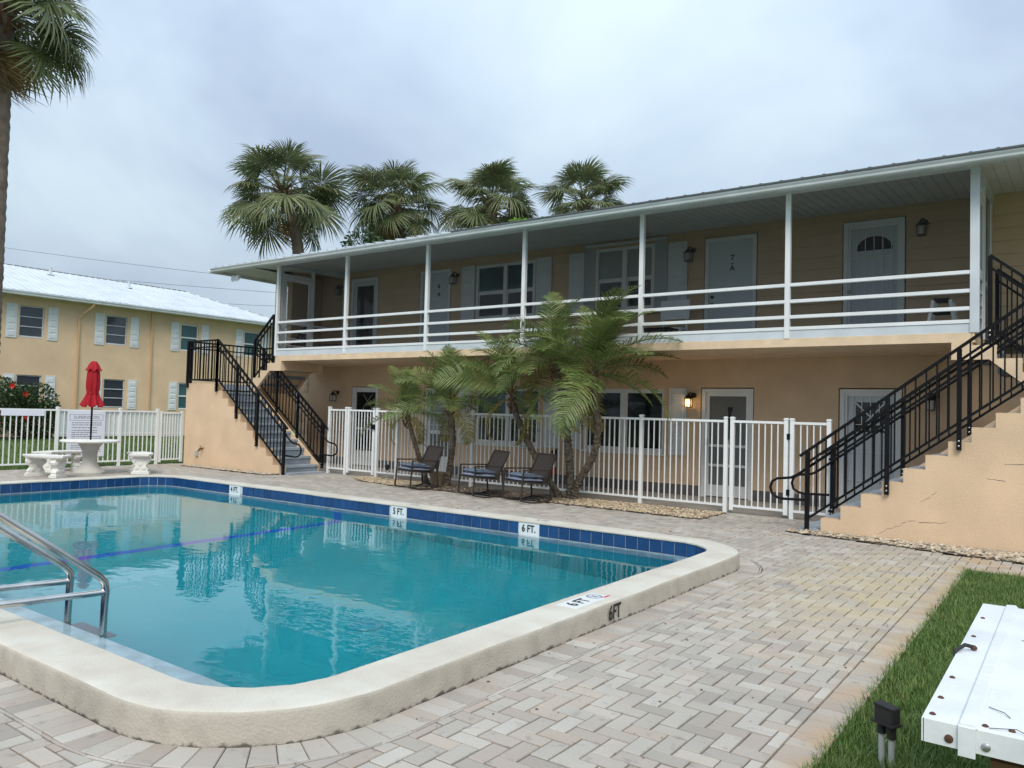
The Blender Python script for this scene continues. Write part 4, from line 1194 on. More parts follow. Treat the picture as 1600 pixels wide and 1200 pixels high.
# ------------------------------------------------------------------ left building
LX = -34.17
TL = TX(LX)
B2 = thing('apartment_building', 'two storey peach apartment building with white metal roof far left beyond the lawn', 'building', (LX, 14.0, 0))
B2['_glass_up'] = 'glass_teal'
WY = [10.03, 13.47, 16.905, 20.38, 23.83]
ops = []
for y in WY:
    ops += [(y, y + .93, 4.0, 5.27), (y, y + .93, 1.24, 2.49)]
LY0, LY1 = 2.0, 26.0
wall_open(MB(TL), LY0, LY1, 0, 5.82, -.25, 0, ops).build('front_wall', 'stucco_left', B2)
b = MB(); b.box(LX - 9.0, LX - .26, LY1 - .25, LY1, 0, 5.82); b.box(LX - 9.0, LX - .26, LY0, LY0 + .25, 0, 5.82); b.box(LX - 9.25, LX - 9.0, LY0, LY1, 0, 5.82)
b.build('rear_wall', 'stucco_left', B2)
for i, y in enumerate(WY):
    st = 'awning' if i < 3 else 'hung'
    window(B2, TL, y + .01, y + .92, 4.01, 5.26, st, d=-.07)
    window(B2, TL, y + .01, y + .92, 1.25, 2.48, 'awning_open' if i < 3 else 'hung', d=-.07)
    for zz0, zz1 in ((3.955, 5.305), (1.2, 2.50)):
        shutter(B2, TL, y - .48, y - .09, zz0, zz1, 'shutter', 5, d=.001); shutter(B2, TL, y + 1.07, y + 1.45, zz0, zz1, 'shutter', 5, d=.001)
# roof: hip with close ribs
e_z, r_z = 5.80, 7.50
ex, rx, bx = LX + .55, LX - 4.4, LX - 9.6
ya, yb = LY0 - .6, LY1 + .6
rb = MB(); vs = [(ex, ya, e_z), (ex, yb, e_z), (bx, yb, e_z), (bx, ya, e_z), (rx, ya + .2, r_z), (rx, yb - 3.4, r_z)]
rb.add(vs + [(x_, y_, z_ - .06) for x_, y_, z_ in vs], [(0, 1, 5, 4), (1, 2, 5), (2, 3, 4, 5), (3, 0, 4), (6, 10, 11, 7), (7, 11, 8), (8, 11, 10, 9), (9, 10, 6), (0, 6, 7, 1), (1, 7, 8, 2), (2, 8, 9, 3), (3, 9, 6, 0)])
rf2 = rb.build('roof', 'roof_metal', B2)
y = ya + .2
while y < yb - .1:
    t = 1.0 if y < yb - 3.4 else (yb - y) / 3.4
    MB().bar((ex, y, e_z + .010), (ex + (rx - ex) * t, y, e_z + (r_z - e_z) * t + .010), .030, .030).build('roof_rib', 'roof_metal', rf2); y += .30
x = ex - .3
while x > rx + .2:
    t = (ex - x) / (ex - rx)
    MB().bar((x, yb, e_z + .010), (x, yb - 3.4 * t, e_z + (r_z - e_z) * t + .010), .03).build('roof_rib', 'roof_metal', rf2); x -= .30
MB().bar((rx, ya, r_z + .015), (rx, yb - 3.4, r_z + .015), .24, .035).build('ridge_cap', 'roof_metal', rf2)
MB().bar((rx, yb - 3.4, r_z + .015), (ex, yb, e_z + .015), .22, .03).build('hip_cap', 'roof_metal', rf2)
for yy, t in ((16.0, .8), (19.4, .72)):
    c = (ex + (rx - ex) * t, yy, e_z + (r_z - e_z) * t)
    MB().lathe([(.16, 0), (.10, .03), (.055, .05), (.055, .30), (.07, .30), (.07, .34)], c, 12).build('vent_pipe', 'roof_metal', rf2)
MB().box(ex - .54, ex - .02, ya + .05, yb - .05, 5.70, 5.735).build('soffit', 'soffit', B2)
MB().box(ex - .02, ex, ya, yb, 5.66, 5.735).build('fascia', 'gutter_paint', B2)
b = MB(lambda a, bb, c: (ex + .001 + a, bb, c - 5.092 + e_z - .065)); b.prism_b(prof, ya, yb); b.build('gutter', 'gutter_paint', B2)
for yy, off in ((15.74, .48), (18.94, 0.0)):
    path = [(LX + .045, yy, .05), (LX + .045, yy, 5.0 if off else 5.62)]
    if off: path += [(LX + .10, yy + .10, 5.14), (ex - .02, yy + off - .06, 5.58), (ex + .05, yy + off, 5.68)]
    b = MB()
    for p, q in zip(path, path[1:]): b.bar(p, q, .085, .075)
    b.build('downspout', 'pipe_beige', B2)
    if off: MB().bar((ex + .05, yy + off, 5.62), (ex + .05, yy + off, 5.74), .10, .09).build('downspout_outlet', 'gutter_paint', B2)

# ------------------------------------------------------------------ fences
def fence_run(name, label, axis, c, u0, u1, ztop, posts, cat='fence', group=None, sp=.1005, zb=.10, cap=True, gate=False, pk=.0085):
    """axis 'x': runs along x at y = c; 'y': runs along y at x = c"""
    T_ = (lambda u, d, z: (u, c - d, z)) if axis == 'x' else (lambda u, d, z: (c + d, u, z))
    mid = T_((u0 + u1) / 2, 0, 0)
    root = thing(name, label, cat, mid, group)
    hp = .030
    for u in posts:
        MB(T_).box(u - hp, u + hp, -hp, hp, -.01 if not gate else .05, ztop).build('post', 'fence_white', root)
        if cap:
            k = MB(T_); k.box(u - hp - .006, u + hp + .006, -hp - .006, hp + .006, ztop, ztop + .018); k.box(u - hp + .004, u + hp - .004, -hp + .004, hp - .004, ztop + .018, ztop + .028); k.build('post_cap', 'fence_white', root)
    ps = sorted(posts)
    for a, b_ in zip(ps, ps[1:]):
        a += hp; b_ -= hp
        for zz, hh in ((ztop - .065, .038), (zb, .034)):
            MB(T_).box(a, b_, -.019, .019, zz, zz + hh).build('rail', 'fence_white', root)
        n_ = max(1, round((b_ - a) / sp))
        for i in range(1, n_):
            u = a + (b_ - a) * i / n_
            MB(T_).box(u - pk, u + pk, -pk, pk, zb + .03, ztop - .062).build('picket', 'fence_white', root)
    return root, T_
FY = 12.15
fence_run('pool_fence', 'short white picket fence panel between the far staircase and the narrow gate', 'x', FY, -14.02, -13.45, 1.50, [-14.02, -13.45])
g, TG = fence_run('pool_gate', 'narrow white picket gate in front of the lattice storm door', 'x', FY, -13.36, -12.55, 1.50, [-13.365, -12.555], 'gate', gate=True, sp=.096)
MB(TG).box(-12.62, -12.50, .031, .06, 1.05, 1.16).build('latch', 'steel_black', g)
fence_run('pool_fence', 'long white picket fence behind the rocking chairs and leaning palms', 'x', FY, -12.46, -4.565, 1.50, [-12.455, -11.85, -9.78, -7.50, -6.06, -4.565])
g, TG = fence_run('pool_gate', 'wide white picket gate with black latch before the glazed storm door', 'x', FY, -4.46, -3.62, 1.50, [-4.46, -3.615], 'gate', gate=True, sp=.1)
k = MB(TG); k.box(-4.53, -4.49, -.02, .02, 1.48, 1.62); k.box(-4.535, -4.475, -.03, .03, 1.62, 1.68); k.box(-4.525, -4.497, -.018, .018, 1.16, 1.48); k.build('latch', 'steel_black', g)
for zz in (.35, 1.2): MB(TG).box(-3.60, -3.55, -.035, .036, zz, zz + .09).build('hinge', 'steel_black', g)
fence_run('pool_fence', 'short white picket fence panel beside the right staircase', 'x', FY, -3.52, -2.99, 1.50, [-3.525, -2.99])
FX = -18.30
lf, TF = fence_run('pool_fence', 'white picket fence along the lawn at left carrying the rules sign', 'y', FX, 1.8, 10.43, 1.335, [1.8, 3.9, 5.98, 8.08, 9.48, 10.40], sp=.113, pk=.010)
MB(TF).box(8.12, 10.36, -.034, -.028, .70, 1.27).build('frosted_panel', 'frost_panel', lf)
MB(TF).box(8.12, 10.36, -.035, -.022, .755, .785).build('panel_rail', 'fence_white', lf)
g, TG = fence_run('pool_gate', 'white picket gate with frosted upper panel beside the stair wall at left', 'y', FX, 10.47, 11.03, 1.31, [10.48, 11.05], 'gate', gate=True, sp=.072, cap=False, pk=.010)
MB(TG).box(10.51, 11.02, -.034, -.028, .68, 1.25).build('frosted_panel', 'frost_panel', g)
MB(TG).box(10.51, 11.02, -.035, -.022, .74, .77).build('panel_rail', 'fence_white', g)

# signs on the left fence
sg_ = thing('rules_sign', 'large white pool rules sign wired to the left fence behind the red umbrella', 'sign', (FX + .03, 8.70, .25))
bd = MB(TF).box(8.28, 9.12, .022, .028, .24, 1.27).build('board', 'sign_white', sg_)
fr = MB(TF); frame(fr, 8.33, 9.07, 1.06, 1.20, .008, .0282, .0300); fr.build('heading_frame', 'ink_grey', bd)
link('lettering', text_mesh('SUPERVISION', .098, 'ink_grey', .98), bd, tuple(Vector((FX + .0295, 8.70, 1.13)) - Vector(wloc(bd))), (math.pi / 2, 0, math.pi / 2))
R = random.Random(4); ln = MB(TF); zz = 1.0
while zz > .30:
    u = 8.38; end = 9.04 - R.choice((0, 0, .1, .3))
    while u < end:
        l = R.uniform(.03, .09); ln.box(u, min(u + l, end), .0282, .0292, zz, zz + .017); u += l + .014
    zz -= .047 if R.random() < .6 else .062
tag(ln.build('fine_print', 'ink_grey', bd), kind='stuff')
MB(TF).box(6.95, 7.80, .020, .026, 1.155, 1.285).build('notice_strip', 'sign_white') .name = 'notice_strip'
ns = bpy.data.objects['notice_strip']; tag(ns, 'narrow white notice strip fixed under the top rail of the left fence', 'sign')

# ------------------------------------------------------------------ wall lanterns
def lantern(label, x, z, lit=False, d0=0.0):
    """hanging carriage lantern on a wall facing -Y; z is the bottom of the cage"""
    y = YW - d0
    r = thing('wall_lantern', label, 'lantern', (x, y, z), 'carriage lanterns on the facade')
    k = MB(lambda a, b_, c: (x + .05 + a, y - .002 - c, z + .235 + b_)); k.lathe([(.055, 0), (.055, .012), (.035, .025), (.02, .03)], n=14); k.build('wall_plate', 'bronze', r)
    MB().tube([(x + .05, y - .02, z + .235), (x + .045, y - .06, z + .265), (x + .02, y - .11, z + .285), (x, y - .13, z + .255)], .012, 8).build('arm', 'bronze', r)
    MB().lathe([(.085, .165), (.075, .185), (.035, .235), (.018, .25), (.02, .262), (.008, .28)], (x, y - .13, z), 12).build('hood', 'bronze', r)
    c = MB(); c.box(x - .062, x + .062, y - .192, y - .068, z, z + .014)
    for sx in (-1, 1):
        for sy_ in (-1, 1): c.bar((x + sx * .056, y - .13 + sy_ * .056, z + .01), (x + sx * .062, y - .13 + sy_ * .062, z + .168), .011)
    c.build('cage', 'bronze', r)
    g_ = MB(); g_.box(x - .048, x + .048, y - .178, y - .082, z + .015, z + .163); g_.build('glass', 'lamp_glass', r)
    MB().lathe([(.010, .015), (.012, .06), (.024, .085), (.022, .11), (.006, .135)], (x, y - .13, z), 10).build('bulb', 'bulb_lit' if lit else 'bulb', r)
    if lit:
        l = bpy.data.lights.new('lantern_light', 'POINT'); l.energy = 1.3; l.color = (1, .58, .22); l.shadow_soft_size = .03
        lo = bpy.data.objects.new('lantern_light', l); COL.objects.link(lo); lo.parent = r; lo.location = (0, -.225, .09)
    return r
lantern('unlit bronze lantern by the lattice storm door, beside the far staircase', -16.15, 1.68)
lantern('glowing bronze lantern left of the ground floor storm door', -6.04, 1.69, lit=True)
lantern('unlit bronze lantern behind the right stair railing', -1.92, 1.71)
lantern('bronze lantern behind the second balcony post from the left', -16.10, 4.53, d0=-.005)
lantern('bronze lantern on the balcony between door six and its shutter', -12.06, 4.52, d0=-.005)
lantern('bronze lantern on the balcony just left of door seven', -6.10, 4.51, d0=-.005)
lantern('bronze lantern on the balcony right of the barred fan light door', -2.07, 4.56, d0=-.005)

# floodlight under the roof corner
fl = thing('floodlight', 'white floodlight under the left corner of the main roof', 'floodlight', (-17.41, 11.9, 4.70))
MB().lathe([(.05, .0), (.05, .02)], (-17.41, 11.9, CE - .178), 12).build('mount', 'white_paint', fl)
MB().lathe([(.02, 0), (.02, .16)], (-17.41, 11.9, 4.78), 8).build('stem', 'white_paint', fl)
for sx in (-.08, .08):
    k = MB(lambda a, b_, c, sx=sx: (-17.41 + sx + a, 11.9 - c * .8 - .02, 4.78 + b_ - c * .5)); k.lathe([(.03, -.06), (.05, -.03), (.085, .08), (.085, .10), (.07, .095)], n=14); k.build('lamp_head', 'white_paint', fl)
# spigot
sp = thing('wall_spigot', 'brass hose tap and small box on the left stair wall', 'tap', (-17.35, 10.97, .36))
MB().tube([(-17.2, 10.975, .44), (-17.2, 10.90, .44), (-17.23, 10.88, .42), (-17.24, 10.88, .36)], .014, 8).build('tap', 'brass', sp)
k = MB(lambda a, b_, c: (-17.2 + a, 10.90 + b_, .455 + c)); k.lathe([(.006, 0), (.006, .03), (.032, .032), (.032, .042)], n=10); k.build('handle', 'brass', sp)
MB().cbox(-17.50, -17.40, 10.93, 10.979, .23, .37, .008).build('box', 'plastic_pipe', sp)
MB().bar((-17.45, 10.965, .36), (-17.22, 10.965, .44), .015).build('pipe', 'brass', sp)

# ------------------------------------------------------------------ patio set
UX, UY = -16.60, 8.0
tb = thing('patio_table', 'round white cast stone table with flared pedestal under the red umbrella', 'table', (UX, UY, 0))
MB().lathe([(.30, 0), (.30, .035), (.27, .07), (.19, .15), (.145, .24), (.135, .34), (.145, .46), (.18, .55), (.235, .625), (.24, .645)], (UX, UY, 0.002), 28).build('pedestal', 'cast_grey', tb)
MB().lathe([(.50, .648), (.55, .655), (.565, .675), (.56, .695), (.54, .702), (.03, .704)], (UX, UY, 0), 36).build('table_top', 'cast_white', tb)
um = thing('patio_umbrella', 'closed red patio umbrella standing in the round table', 'umbrella', (UX, UY, .70))
MB().lathe([(.019, .62), (.019, 2.34)], (UX, UY, 0), 10).build('pole', 'steel_black', um)
def folds(prof, n, amp, nm, z_extra=0.0):
    b = MB(); o_ = 0; k = len(prof); seg = n * 6
    for i, (r_, z_) in enumerate(prof):
        for j in range(seg):
            t = 2 * math.pi * j / seg
            f = 1 + amp * (i / (k - 1)) ** .6 * math.cos(n * t + i * .12)
            b.v.append((UX + r_ * f * math.cos(t), UY + r_ * f * math.sin(t), z_ + (.03 * math.cos(n * t + i * .12) * (1 if i == k - 1 else 0))))
    for i in range(k - 1):
        for j in range(seg):
            j2 = (j + 1) % seg; b.f.append((i * seg + j, i * seg + j2, (i + 1) * seg + j2, (i + 1) * seg + j))
    b.smooth = True
    return b.build(nm, 'umbrella_red', um, recalc=False)
folds([(.022, 2.34), (.055, 2.33), (.10, 2.26), (.135, 2.17), (.150, 2.145)], 8, .10, 'vent_cap')
folds([(.05, 2.22), (.115, 2.15), (.125, 2.0), (.13, 1.88), (.122, 1.76), (.105, 1.68), (.13, 1.60), (.165, 1.52), (.195, 1.45), (.205, 1.40)], 8, .22, 'canopy')
MB().lathe([(.118, 1.66), (.118, 1.70)], (UX, UY, 0), 16).build('tie_strap', 'umbrella_red', um)

def bench(label, ang):
    a = math.radians(ang); span = math.radians(27)
    cx, cy = UX + 1.0 * math.cos(a), UY + 1.0 * math.sin(a)
    r = thing('curved_bench', label, 'bench', (cx, cy, 0), 'curved cast stone benches round the table')
    def arc(r0_, r1_, sp_, n=12):
        pts = [(UX + r1_ * math.cos(a - sp_ + 2 * sp_ * i / n), UY + r1_ * math.sin(a - sp_ + 2 * sp_ * i / n)) for i in range(n + 1)]
        pts += [(UX + r0_ * math.cos(a + sp_ - 2 * sp_ * i / n), UY + r0_ * math.sin(a + sp_ - 2 * sp_ * i / n)) for i in range(n + 1)]
        return pts
    s = MB(); s.prism(arc(.815, 1.185, span), .375, .395); s.prism(arc(.80, 1.20, span * 1.03), .3955, .428); s.build('seat', 'cast_white', r)
    for sgn in (-1, 1):
        t = a + sgn * span * .68; ux, uy = math.cos(t), math.sin(t); vx, vy = -uy, ux
        ox, oy = UX + 1.0 * ux, UY + 1.0 * uy
        # scrolled slab support: wide foot, waist, bulging scroll
        pf = [(.16, 0.0), (.17, .02), (.165, .055), (.135, .075), (.15, .10), (.125, .14), (.10, .175), (.12, .215), (.165, .25), (.18, .29), (.165, .33), (.145, .352), (.16, .374)]
        pts = pf + [(-p[0], p[1]) for p in reversed(pf)]
        b = MB(lambda p_, q_, z_: (ox + ux * p_ + vx * q_, oy + uy * p_ + vy * q_, z_ + .002))
        b.prism_b(pts, -.055, .055); b.box(-.175, .175, -.075, .075, 0, .05)
        lg = b.build('support', 'cast_white', r)
        for k_ in (-1, 1):
            for zz, pp in ((.285, .12), (.285, -.12), (.13, .07), (.13, -.07), (.21, 0)):
                q = MB(lambda p_, q_, z_, k_=k_, zz=zz, pp=pp: (ox + ux * (pp + p_) + vx * k_ * (.055 + z_), oy + uy * (pp + p_) + vy * k_ * (.055 + z_), zz + q_)); q.lathe([(.038, -.004), (.034, .010), (.018, .018), (.012, .010)], n=12); q.build('scroll', 'cast_white', lg)
    return r
bench('curved white cast stone bench nearest the left edge, beside the pool', -76)
bench('curved white cast stone bench right of the table, near the fence gate', 66)
bench('curved white cast stone bench behind the table, against the rules sign', 188)

# ------------------------------------------------------------------ rocking chairs
def rocking_chair(label, x, y, rz):
    r = thing('rocking_chair', label, 'chair', (x, y, 0), 'brown sling rocking chairs by the pool')
    # local: front is -y, width along x
    L_ = lambda nm, b, m, par=r: (lambda me: link(nm, me, par))(b.mesh(nm, m))
    Wd = .29
    for s in (-1, 1):
        xx = s * Wd
        b = MB()
        run = [(xx, -.26 + .62 * t / 10, .012 + .11 * (t / 10 - .48) ** 2 * 1.6) for t in range(11)]
        for p, q in zip(run, run[1:]): b.bar(p, q, .026, .022)
        L_('rocker', b, 'chair_frame')
        b = MB(); b.bar((xx, -.255, .045), (xx, -.215, .545), .026, .022); L_('front_leg', b, 'chair_frame')
        b = MB(); b.bar((xx, .352, .055), (xx, .30, .545), .026, .022); L_('rear_leg', b, 'chair_frame')
        b = MB(); b.bar((xx, -.225, .55), (xx, .33, .54), .036, .022); L_('arm', b, 'chair_frame')
        b = MB(); b.bar((xx * .93, -.23, .36), (xx * .93, .22, .315), .024); b.bar((xx * .93, .215, .31), (xx * .93, .46, .80), .026); L_('side_tube', b, 'chair_frame')
    for p, q in (((-Wd, -.235, .355), (Wd, -.235, .355)), ((-Wd, .315, .40), (Wd, .315, .40)), ((-Wd * .93, .46, .80), (Wd * .93, .46, .80)), ((-Wd, .34, .07), (Wd, .34, .07))):
        b = MB(); b.bar(p, q, .022); L_('cross_tube', b, 'chair_frame')
    b = MB()
    sl = [(-.23, .362), (-.1, .343), (.08, .325), (.19, .318), (.235, .345), (.29, .44), (.37, .61), (.455, .79)]
    for (ya_, za_), (yb_, zb_) in zip(sl, sl[1:]):
        b.add([(-.265, ya_, za_), (.265, ya_, za_), (.265, yb_, zb_), (-.265, yb_, zb_), (-.265, ya_ + .008, za_ - .006), (.265, ya_ + .008, za_ - .006), (.265, yb_ + .008, zb_ - .006), (-.265, yb_ + .008, zb_ - .006)], [(0, 1, 2, 3), (7, 6, 5, 4), (0, 3, 7, 4), (1, 5, 6, 2), (0, 4, 5, 1), (3, 2, 6, 7)])
    L_('sling', b, 'chair_sling')
    r.rotation_euler = (0, 0, rz)
    return r
def cushion(label, x, y, rz, z, sx, sy, h, m, seed):
    R = random.Random(seed); b = MB(); nx, ny = 14, 12
    ph = [R.uniform(0, 6.3) for _ in range(4)]
    def top(u, v, up):
        e_ = max(0, (1 - abs(u) ** 5)) ** .5 * max(0, (1 - abs(v) ** 5)) ** .5
        wr_ = .006 * math.sin(5 * u + ph[0] + 2 * v) + .005 * math.sin(7 * v + ph[1] - 3 * u)
        tuft = sum(math.exp(-((u - a) ** 2 + (v - c) ** 2) / .03) for a in (-.4, .4) for c in (-.4, .4))
        return (h / 2 * e_ * (1 if up else -1) + (wr_ - .016 * tuft) * e_ if up else -h / 2 * e_)
    for up in (True, False):
        o_ = len(b.v)
        for j in range(ny + 1):
            for i in range(nx + 1):
                u, v = -1 + 2 * i / nx, -1 + 2 * j / ny
                b.v.append((u * sx / 2 * (1 + .03 * math.sin(3 * v + ph[2])), v * sy / 2 * (1 + .03 * math.sin(3 * u + ph[3])), h / 2 + top(u, v, up) - .055 * (v * sy / 2 + .2)))
        for j in range(ny):
            for i in range(nx):
                q = o_ + j * (nx + 1) + i
                b.f.append((q, q + 1, q + nx + 2, q + nx + 1) if up else (q, q + nx + 1, q + nx + 2, q + 1))
    b.smooth = True
    me = b.mesh('seat_cushion', m, recalc=False)
    o = link('seat_cushion', me, None, (x, y, z), (0, 0, rz))
    return tag(o, label, 'cushion', 'blue cushions on the rocking chairs')
chairs = [(-10.24, 11.0, -.30, 'brown sling rocking chair standing alone, nearest the potted plant'),
          (-8.62, 10.92, -.42, 'middle brown sling rocking chair, left of the touching pair'),
          (-7.58, 10.86, -.38, 'brown sling rocking chair at right, nearest the forked palm')]
CUS = [('lower blue cushion on the lone rocking chair', 'crumpled upper blue cushion on the lone rocking chair'),
       ('lower blue cushion on the middle rocking chair', 'folded upper blue cushion on the middle rocking chair'),
       ('lower blue cushion on the rocking chair by the forked palm', 'slumped upper blue cushion on the rocking chair by the forked palm')]
for i, (x, y, rz, lb) in enumerate(chairs):
    rocking_chair(lb, x, y, rz)
    ox, oy = -.02 * math.sin(rz), -.02
    cushion(CUS[i][0], x + ox, y + oy, rz, .352, .50, .44, .075, 'cushion', 10 + i)
    cushion(CUS[i][1], x + ox + .01, y + oy + .01, rz + .06 * (i - 1), .42, .50, .42, .075, 'cushion_top', 20 + i)

# ------------------------------------------------------------------ small things along the fence
pt = thing('potted_plant', 'tan pot with a spindly bare stemmed plant beside the palm trunk', 'plant', (-10.30, 11.72, 0))
MB().lathe([(.115, .0), (.15, .22), (.165, .23), (.165, .275), (.145, .275), (.14, .25)], (-10.30, 11.72, .008), 20).build('pot', 'pot', pt)
MB().lathe([(.14, .25), (.02, .262)], (-10.30, 11.72, .008), 16).build('soil', 'soil', pt)
for k, (dx, h_, bend) in enumerate(((.06, .95, .02), (.02, .62, -.12), (.10, .50, .04), (-.25, .6, -.15))):
    MB().tube([(-10.29, 11.72, .26), (-10.29 + dx * .5, 11.71, .26 + h_ * .5), (-10.29 + dx + bend, 11.70, .26 + h_)], [.012, .010, .006], 6).build('stem', 'bark', pt)
for k in range(9):
    a = k * 2.4; c = (-10.21 if k < 6 else -10.39, 11.70, 1.20 - .04 * k if k < 6 else .86)
    l = MB(); l.add([c, (c[0] + .05 * math.cos(a + .4), c[1] + .05 * math.sin(a + .4), c[2] + .02), (c[0] + .14 * math.cos(a), c[1] + .14 * math.sin(a), c[2] - .01), (c[0] + .05 * math.cos(a - .4), c[1] + .05 * math.sin(a - .4), c[2] + .02)], [(0, 1, 2, 3)])
    l.build('leaf', 'leaf_dark', pt, recalc=False)
sl = thing('path_light', 'small black solar path light on a stake in the gravel at left', 'lamp', (-11.72, 11.75, 0))
MB().lathe([(.009, 0), (.009, .24)], (-11.72, 11.75, 0), 8).build('stake', 'plastic_pipe', sl)
MB().lathe([(.02, .22), (.055, .30), (.058, .33), (.01, .345)], (-11.72, 11.75, 0), 12).build('lamp_head', 'rubber', sl)
fe = thing('fire_extinguisher', 'red fire extinguisher with white label hung on the tan wall', 'extinguisher', (-9.12, YW - .09, .22))
MB().lathe([(.06, 0), (.068, .02), (.068, .36), (.055, .41), (.025, .44), (.022, .47)], (-9.12, YW - .09, .20), 18).build('cylinder', 'ext_red', fe)
MB().lathe([(.0686, .16), (.0686, .30)], (-9.12, YW - .09, .20), 18).build('label_band', 'marker_white', fe)
b = MB(); b.box(-9.15, -9.09, YW - .12, YW - .05, .665, .70); b.bar((-9.13, YW - .09, .70), (-9.06, YW - .14, .735), .02); b.build('valve', 'rubber', fe)
MB().tube([(-9.12, YW - .12, .68), (-9.19, YW - .15, .66), (-9.20, YW - .14, .50), (-9.19, YW - .13, .34)], .011, 8).build('hose', 'rubber', fe)
MB().box(-9.16, -9.08, YW - .02, YW - .002, .60, .74).build('bracket', 'rubber', fe)

# balcony furniture
bc = thing('balcony_side_table', 'small low black table on the balcony below the white tray', 'table', (-6.28, 13.2, FL))
MB().box(-6.62, -5.98, 13.0, 13.4, FL + .36, FL + .385).build('table_top', 'steel_black', bc)
for sx in (-1, 1):
    for sy_ in (-1, 1): MB().bar((-6.3 + sx * .28, 13.2 + sy_ * .15, FL + .006), (-6.3 + sx * .22, 13.2 + sy_ * .12, FL + .36), .02).build('leg', 'steel_black', bc)
wt = thing('balcony_chair', 'white plastic chair back seen through the balcony rails under the shutter', 'chair', (-6.20, 13.75, FL))
b = MB(); b.box(-6.50, -5.92, 13.74, 13.78, FL + .62, FL + .98); b.build('backrest', 'white_paint', wt)
MB().box(-6.46, -5.96, 13.42, 13.78, FL + .40, FL + .43).build('seat', 'white_paint', wt)
for sx in (-.24, .24):
    for yy in (13.45, 13.75): MB().box(-6.21 + sx - .018, -6.21 + sx + .018, yy - .018, yy + .018, FL + .006, FL + .62 if yy > 13.6 else FL + .40).build('leg', 'white_paint', wt)
sl_ = thing('step_stool', 'white folding step stool at the right end of the balcony', 'stool', (-1.62, 13.0, FL))
for yy in (12.85, 13.2):
    for s in (-1, 1): MB().bar((-1.62 + s * .21, yy, FL + .006), (-1.62 + s * .11, yy + .02, FL + .58), .045, .03).build('leg', 'white_paint', sl_)
for zz in (.2, .40, .58): MB().box(-1.62 - .2 + zz * .17, -1.62 + .2 - zz * .17, 12.84, 13.24, FL + zz, FL + zz + .025).build('step', 'rubber', sl_)
dt = thing('balcony_side_table', 'dark low table in the left bay of the balcony', 'table', (-15.0, 13.0, FL))
MB().box(-15.35, -14.75, 12.8, 13.2, FL + .30, FL + .33).build('table_top', 'bronze', dt)
for sx in (-.25, .25):
    for sy_ in (-.15, .15): MB().box(-15.05 + sx - .015, -15.05 + sx + .015, 13 + sy_ - .015, 13 + sy_ + .015, FL + .006, FL + .30).build('leg', 'bronze', dt)

# ------------------------------------------------------------------ lower right corner
eb = thing('equipment_box', 'low wooden box with white sheet metal lid on the lawn at lower right', 'box', (.55, 3.3, 0))
LT = .70
b = MB(); b.box(-.34, 1.4, 2.42, 4.12, LT - .004, LT); b.build('lid', 'lid_white', eb)
MB().box(-.342, 1.4, 2.414, 2.42, LT - .062, LT - .0005).build('lid_edge', 'lid_white', eb)
MB().box(-.346, -.340, 2.414, 4.12, LT - .062, LT - .0005).build('lid_edge', 'lid_white', eb)
sm = MB(); sm.prism_b([(-.262, LT + .0005), (-.255, LT + .008), (-.222, LT + .010), (-.214, LT + .0005)], 2.412, 4.125); sm.build('seam_cover', 'lid_white', eb)
MB().box(-.258, -.218, 2.405, 2.4135, LT - .075, LT + .002).build('seam_tab', 'lid_white', eb)
for x, y in ((-.325, 2.46), (-.325, 2.62), (-.322, 2.85), (-.32, 3.45), (-.32, 3.8), (-.20, 2.455), (-.14, 2.46), (-.10, 3.0)):
    MB().lathe([(.0085, 0), (.0085, .002), (.005, .005)], (x, y, LT + .0003), 10).build('screw', 'rust', eb)
for x in (-.280, -.195):
    k = MB(lambda a, b_, c, x=x: (x + a, 2.4138 - c, LT - .040 + b_)); k.lathe([(.011, 0), (.011, .003), (.006, .006)], n=12); k.build('screw', 'rust' if x < -.25 else 'galv', eb)
MB().box(-.24, 1.3, 2.55, 4.0, LT - .10, LT - .063).build('inner_lid', 'cast_grey', eb)
for k in range(3):
    MB().box(-.20, 1.25, 2.62, 2.65, -.04 + k * .20, .155 + k * .20).build('plank', 'wood', eb)
    MB().box(-.20, -.17, 2.651, 3.95, -.04 + k * .20, .155 + k * .20).build('plank', 'wood', eb)
MB().tube([(-.322, 3.16, LT - .02), (-.345, 3.15, LT - .03), (-.35, 3.17, LT + .005), (-.325, 3.22, LT + .02), (-.30, 3.24, LT + .012)], .007, 8).build('lid_cable', 'rubber', eb)
for p_ in ([(-.205, 2.62, LT + .003), (-.165, 2.585, LT + .006), (-.15, 2.56, LT + .003)], [(-.19, 2.44, LT + .003), (-.13, 2.46, LT + .008), (-.09, 2.43, LT + .004)], [(-.17, 3.5, LT + .003), (-.12, 3.53, LT + .003)]):
    MB().tube(p_, .0012, 5).build('twig', 'bark', eb)
MB().lathe([(.010, 0), (.012, .008), (.006, .014)], (-.300, 3.24, LT + .004), 10).build('cable_gland', 'rust', eb)
st = thing('outlet_stake', 'black garden outlet box on two grey pipes in the lawn', 'outlet', (-.69, 3.86, 0))
for x, y in ((-.712, 3.86), (-.668, 3.84)): MB().lathe([(.013, -.04), (.013, .155)], (x, y, 0), 12).build('pipe', 'plastic_pipe', st)
b = MB(); b.lathe([(.020, .115), (.020, .16)], (-.712, 3.86, 0), 12); b.lathe([(.020, .105), (.020, .16)], (-.668, 3.84, 0), 12); b.build('socket', 'rubber', st)
k = MB(lambda x, y, z: (-.69 + x * .93 + y * .42, 3.85 - x * .42 + y * .93, z + x * .0)); k.cbox(-.046, .046, -.026, .026, .158, .235, .006); k.build('outlet_box', 'rubber', st)
k = MB(lambda x, y, z: (-.69 + x * .93 + y * .42, 3.85 - x * .42 + y * .93, z)); k.box(-.054, .054, -.034, .034, .162, .170); k.build('flange', 'rubber', st)
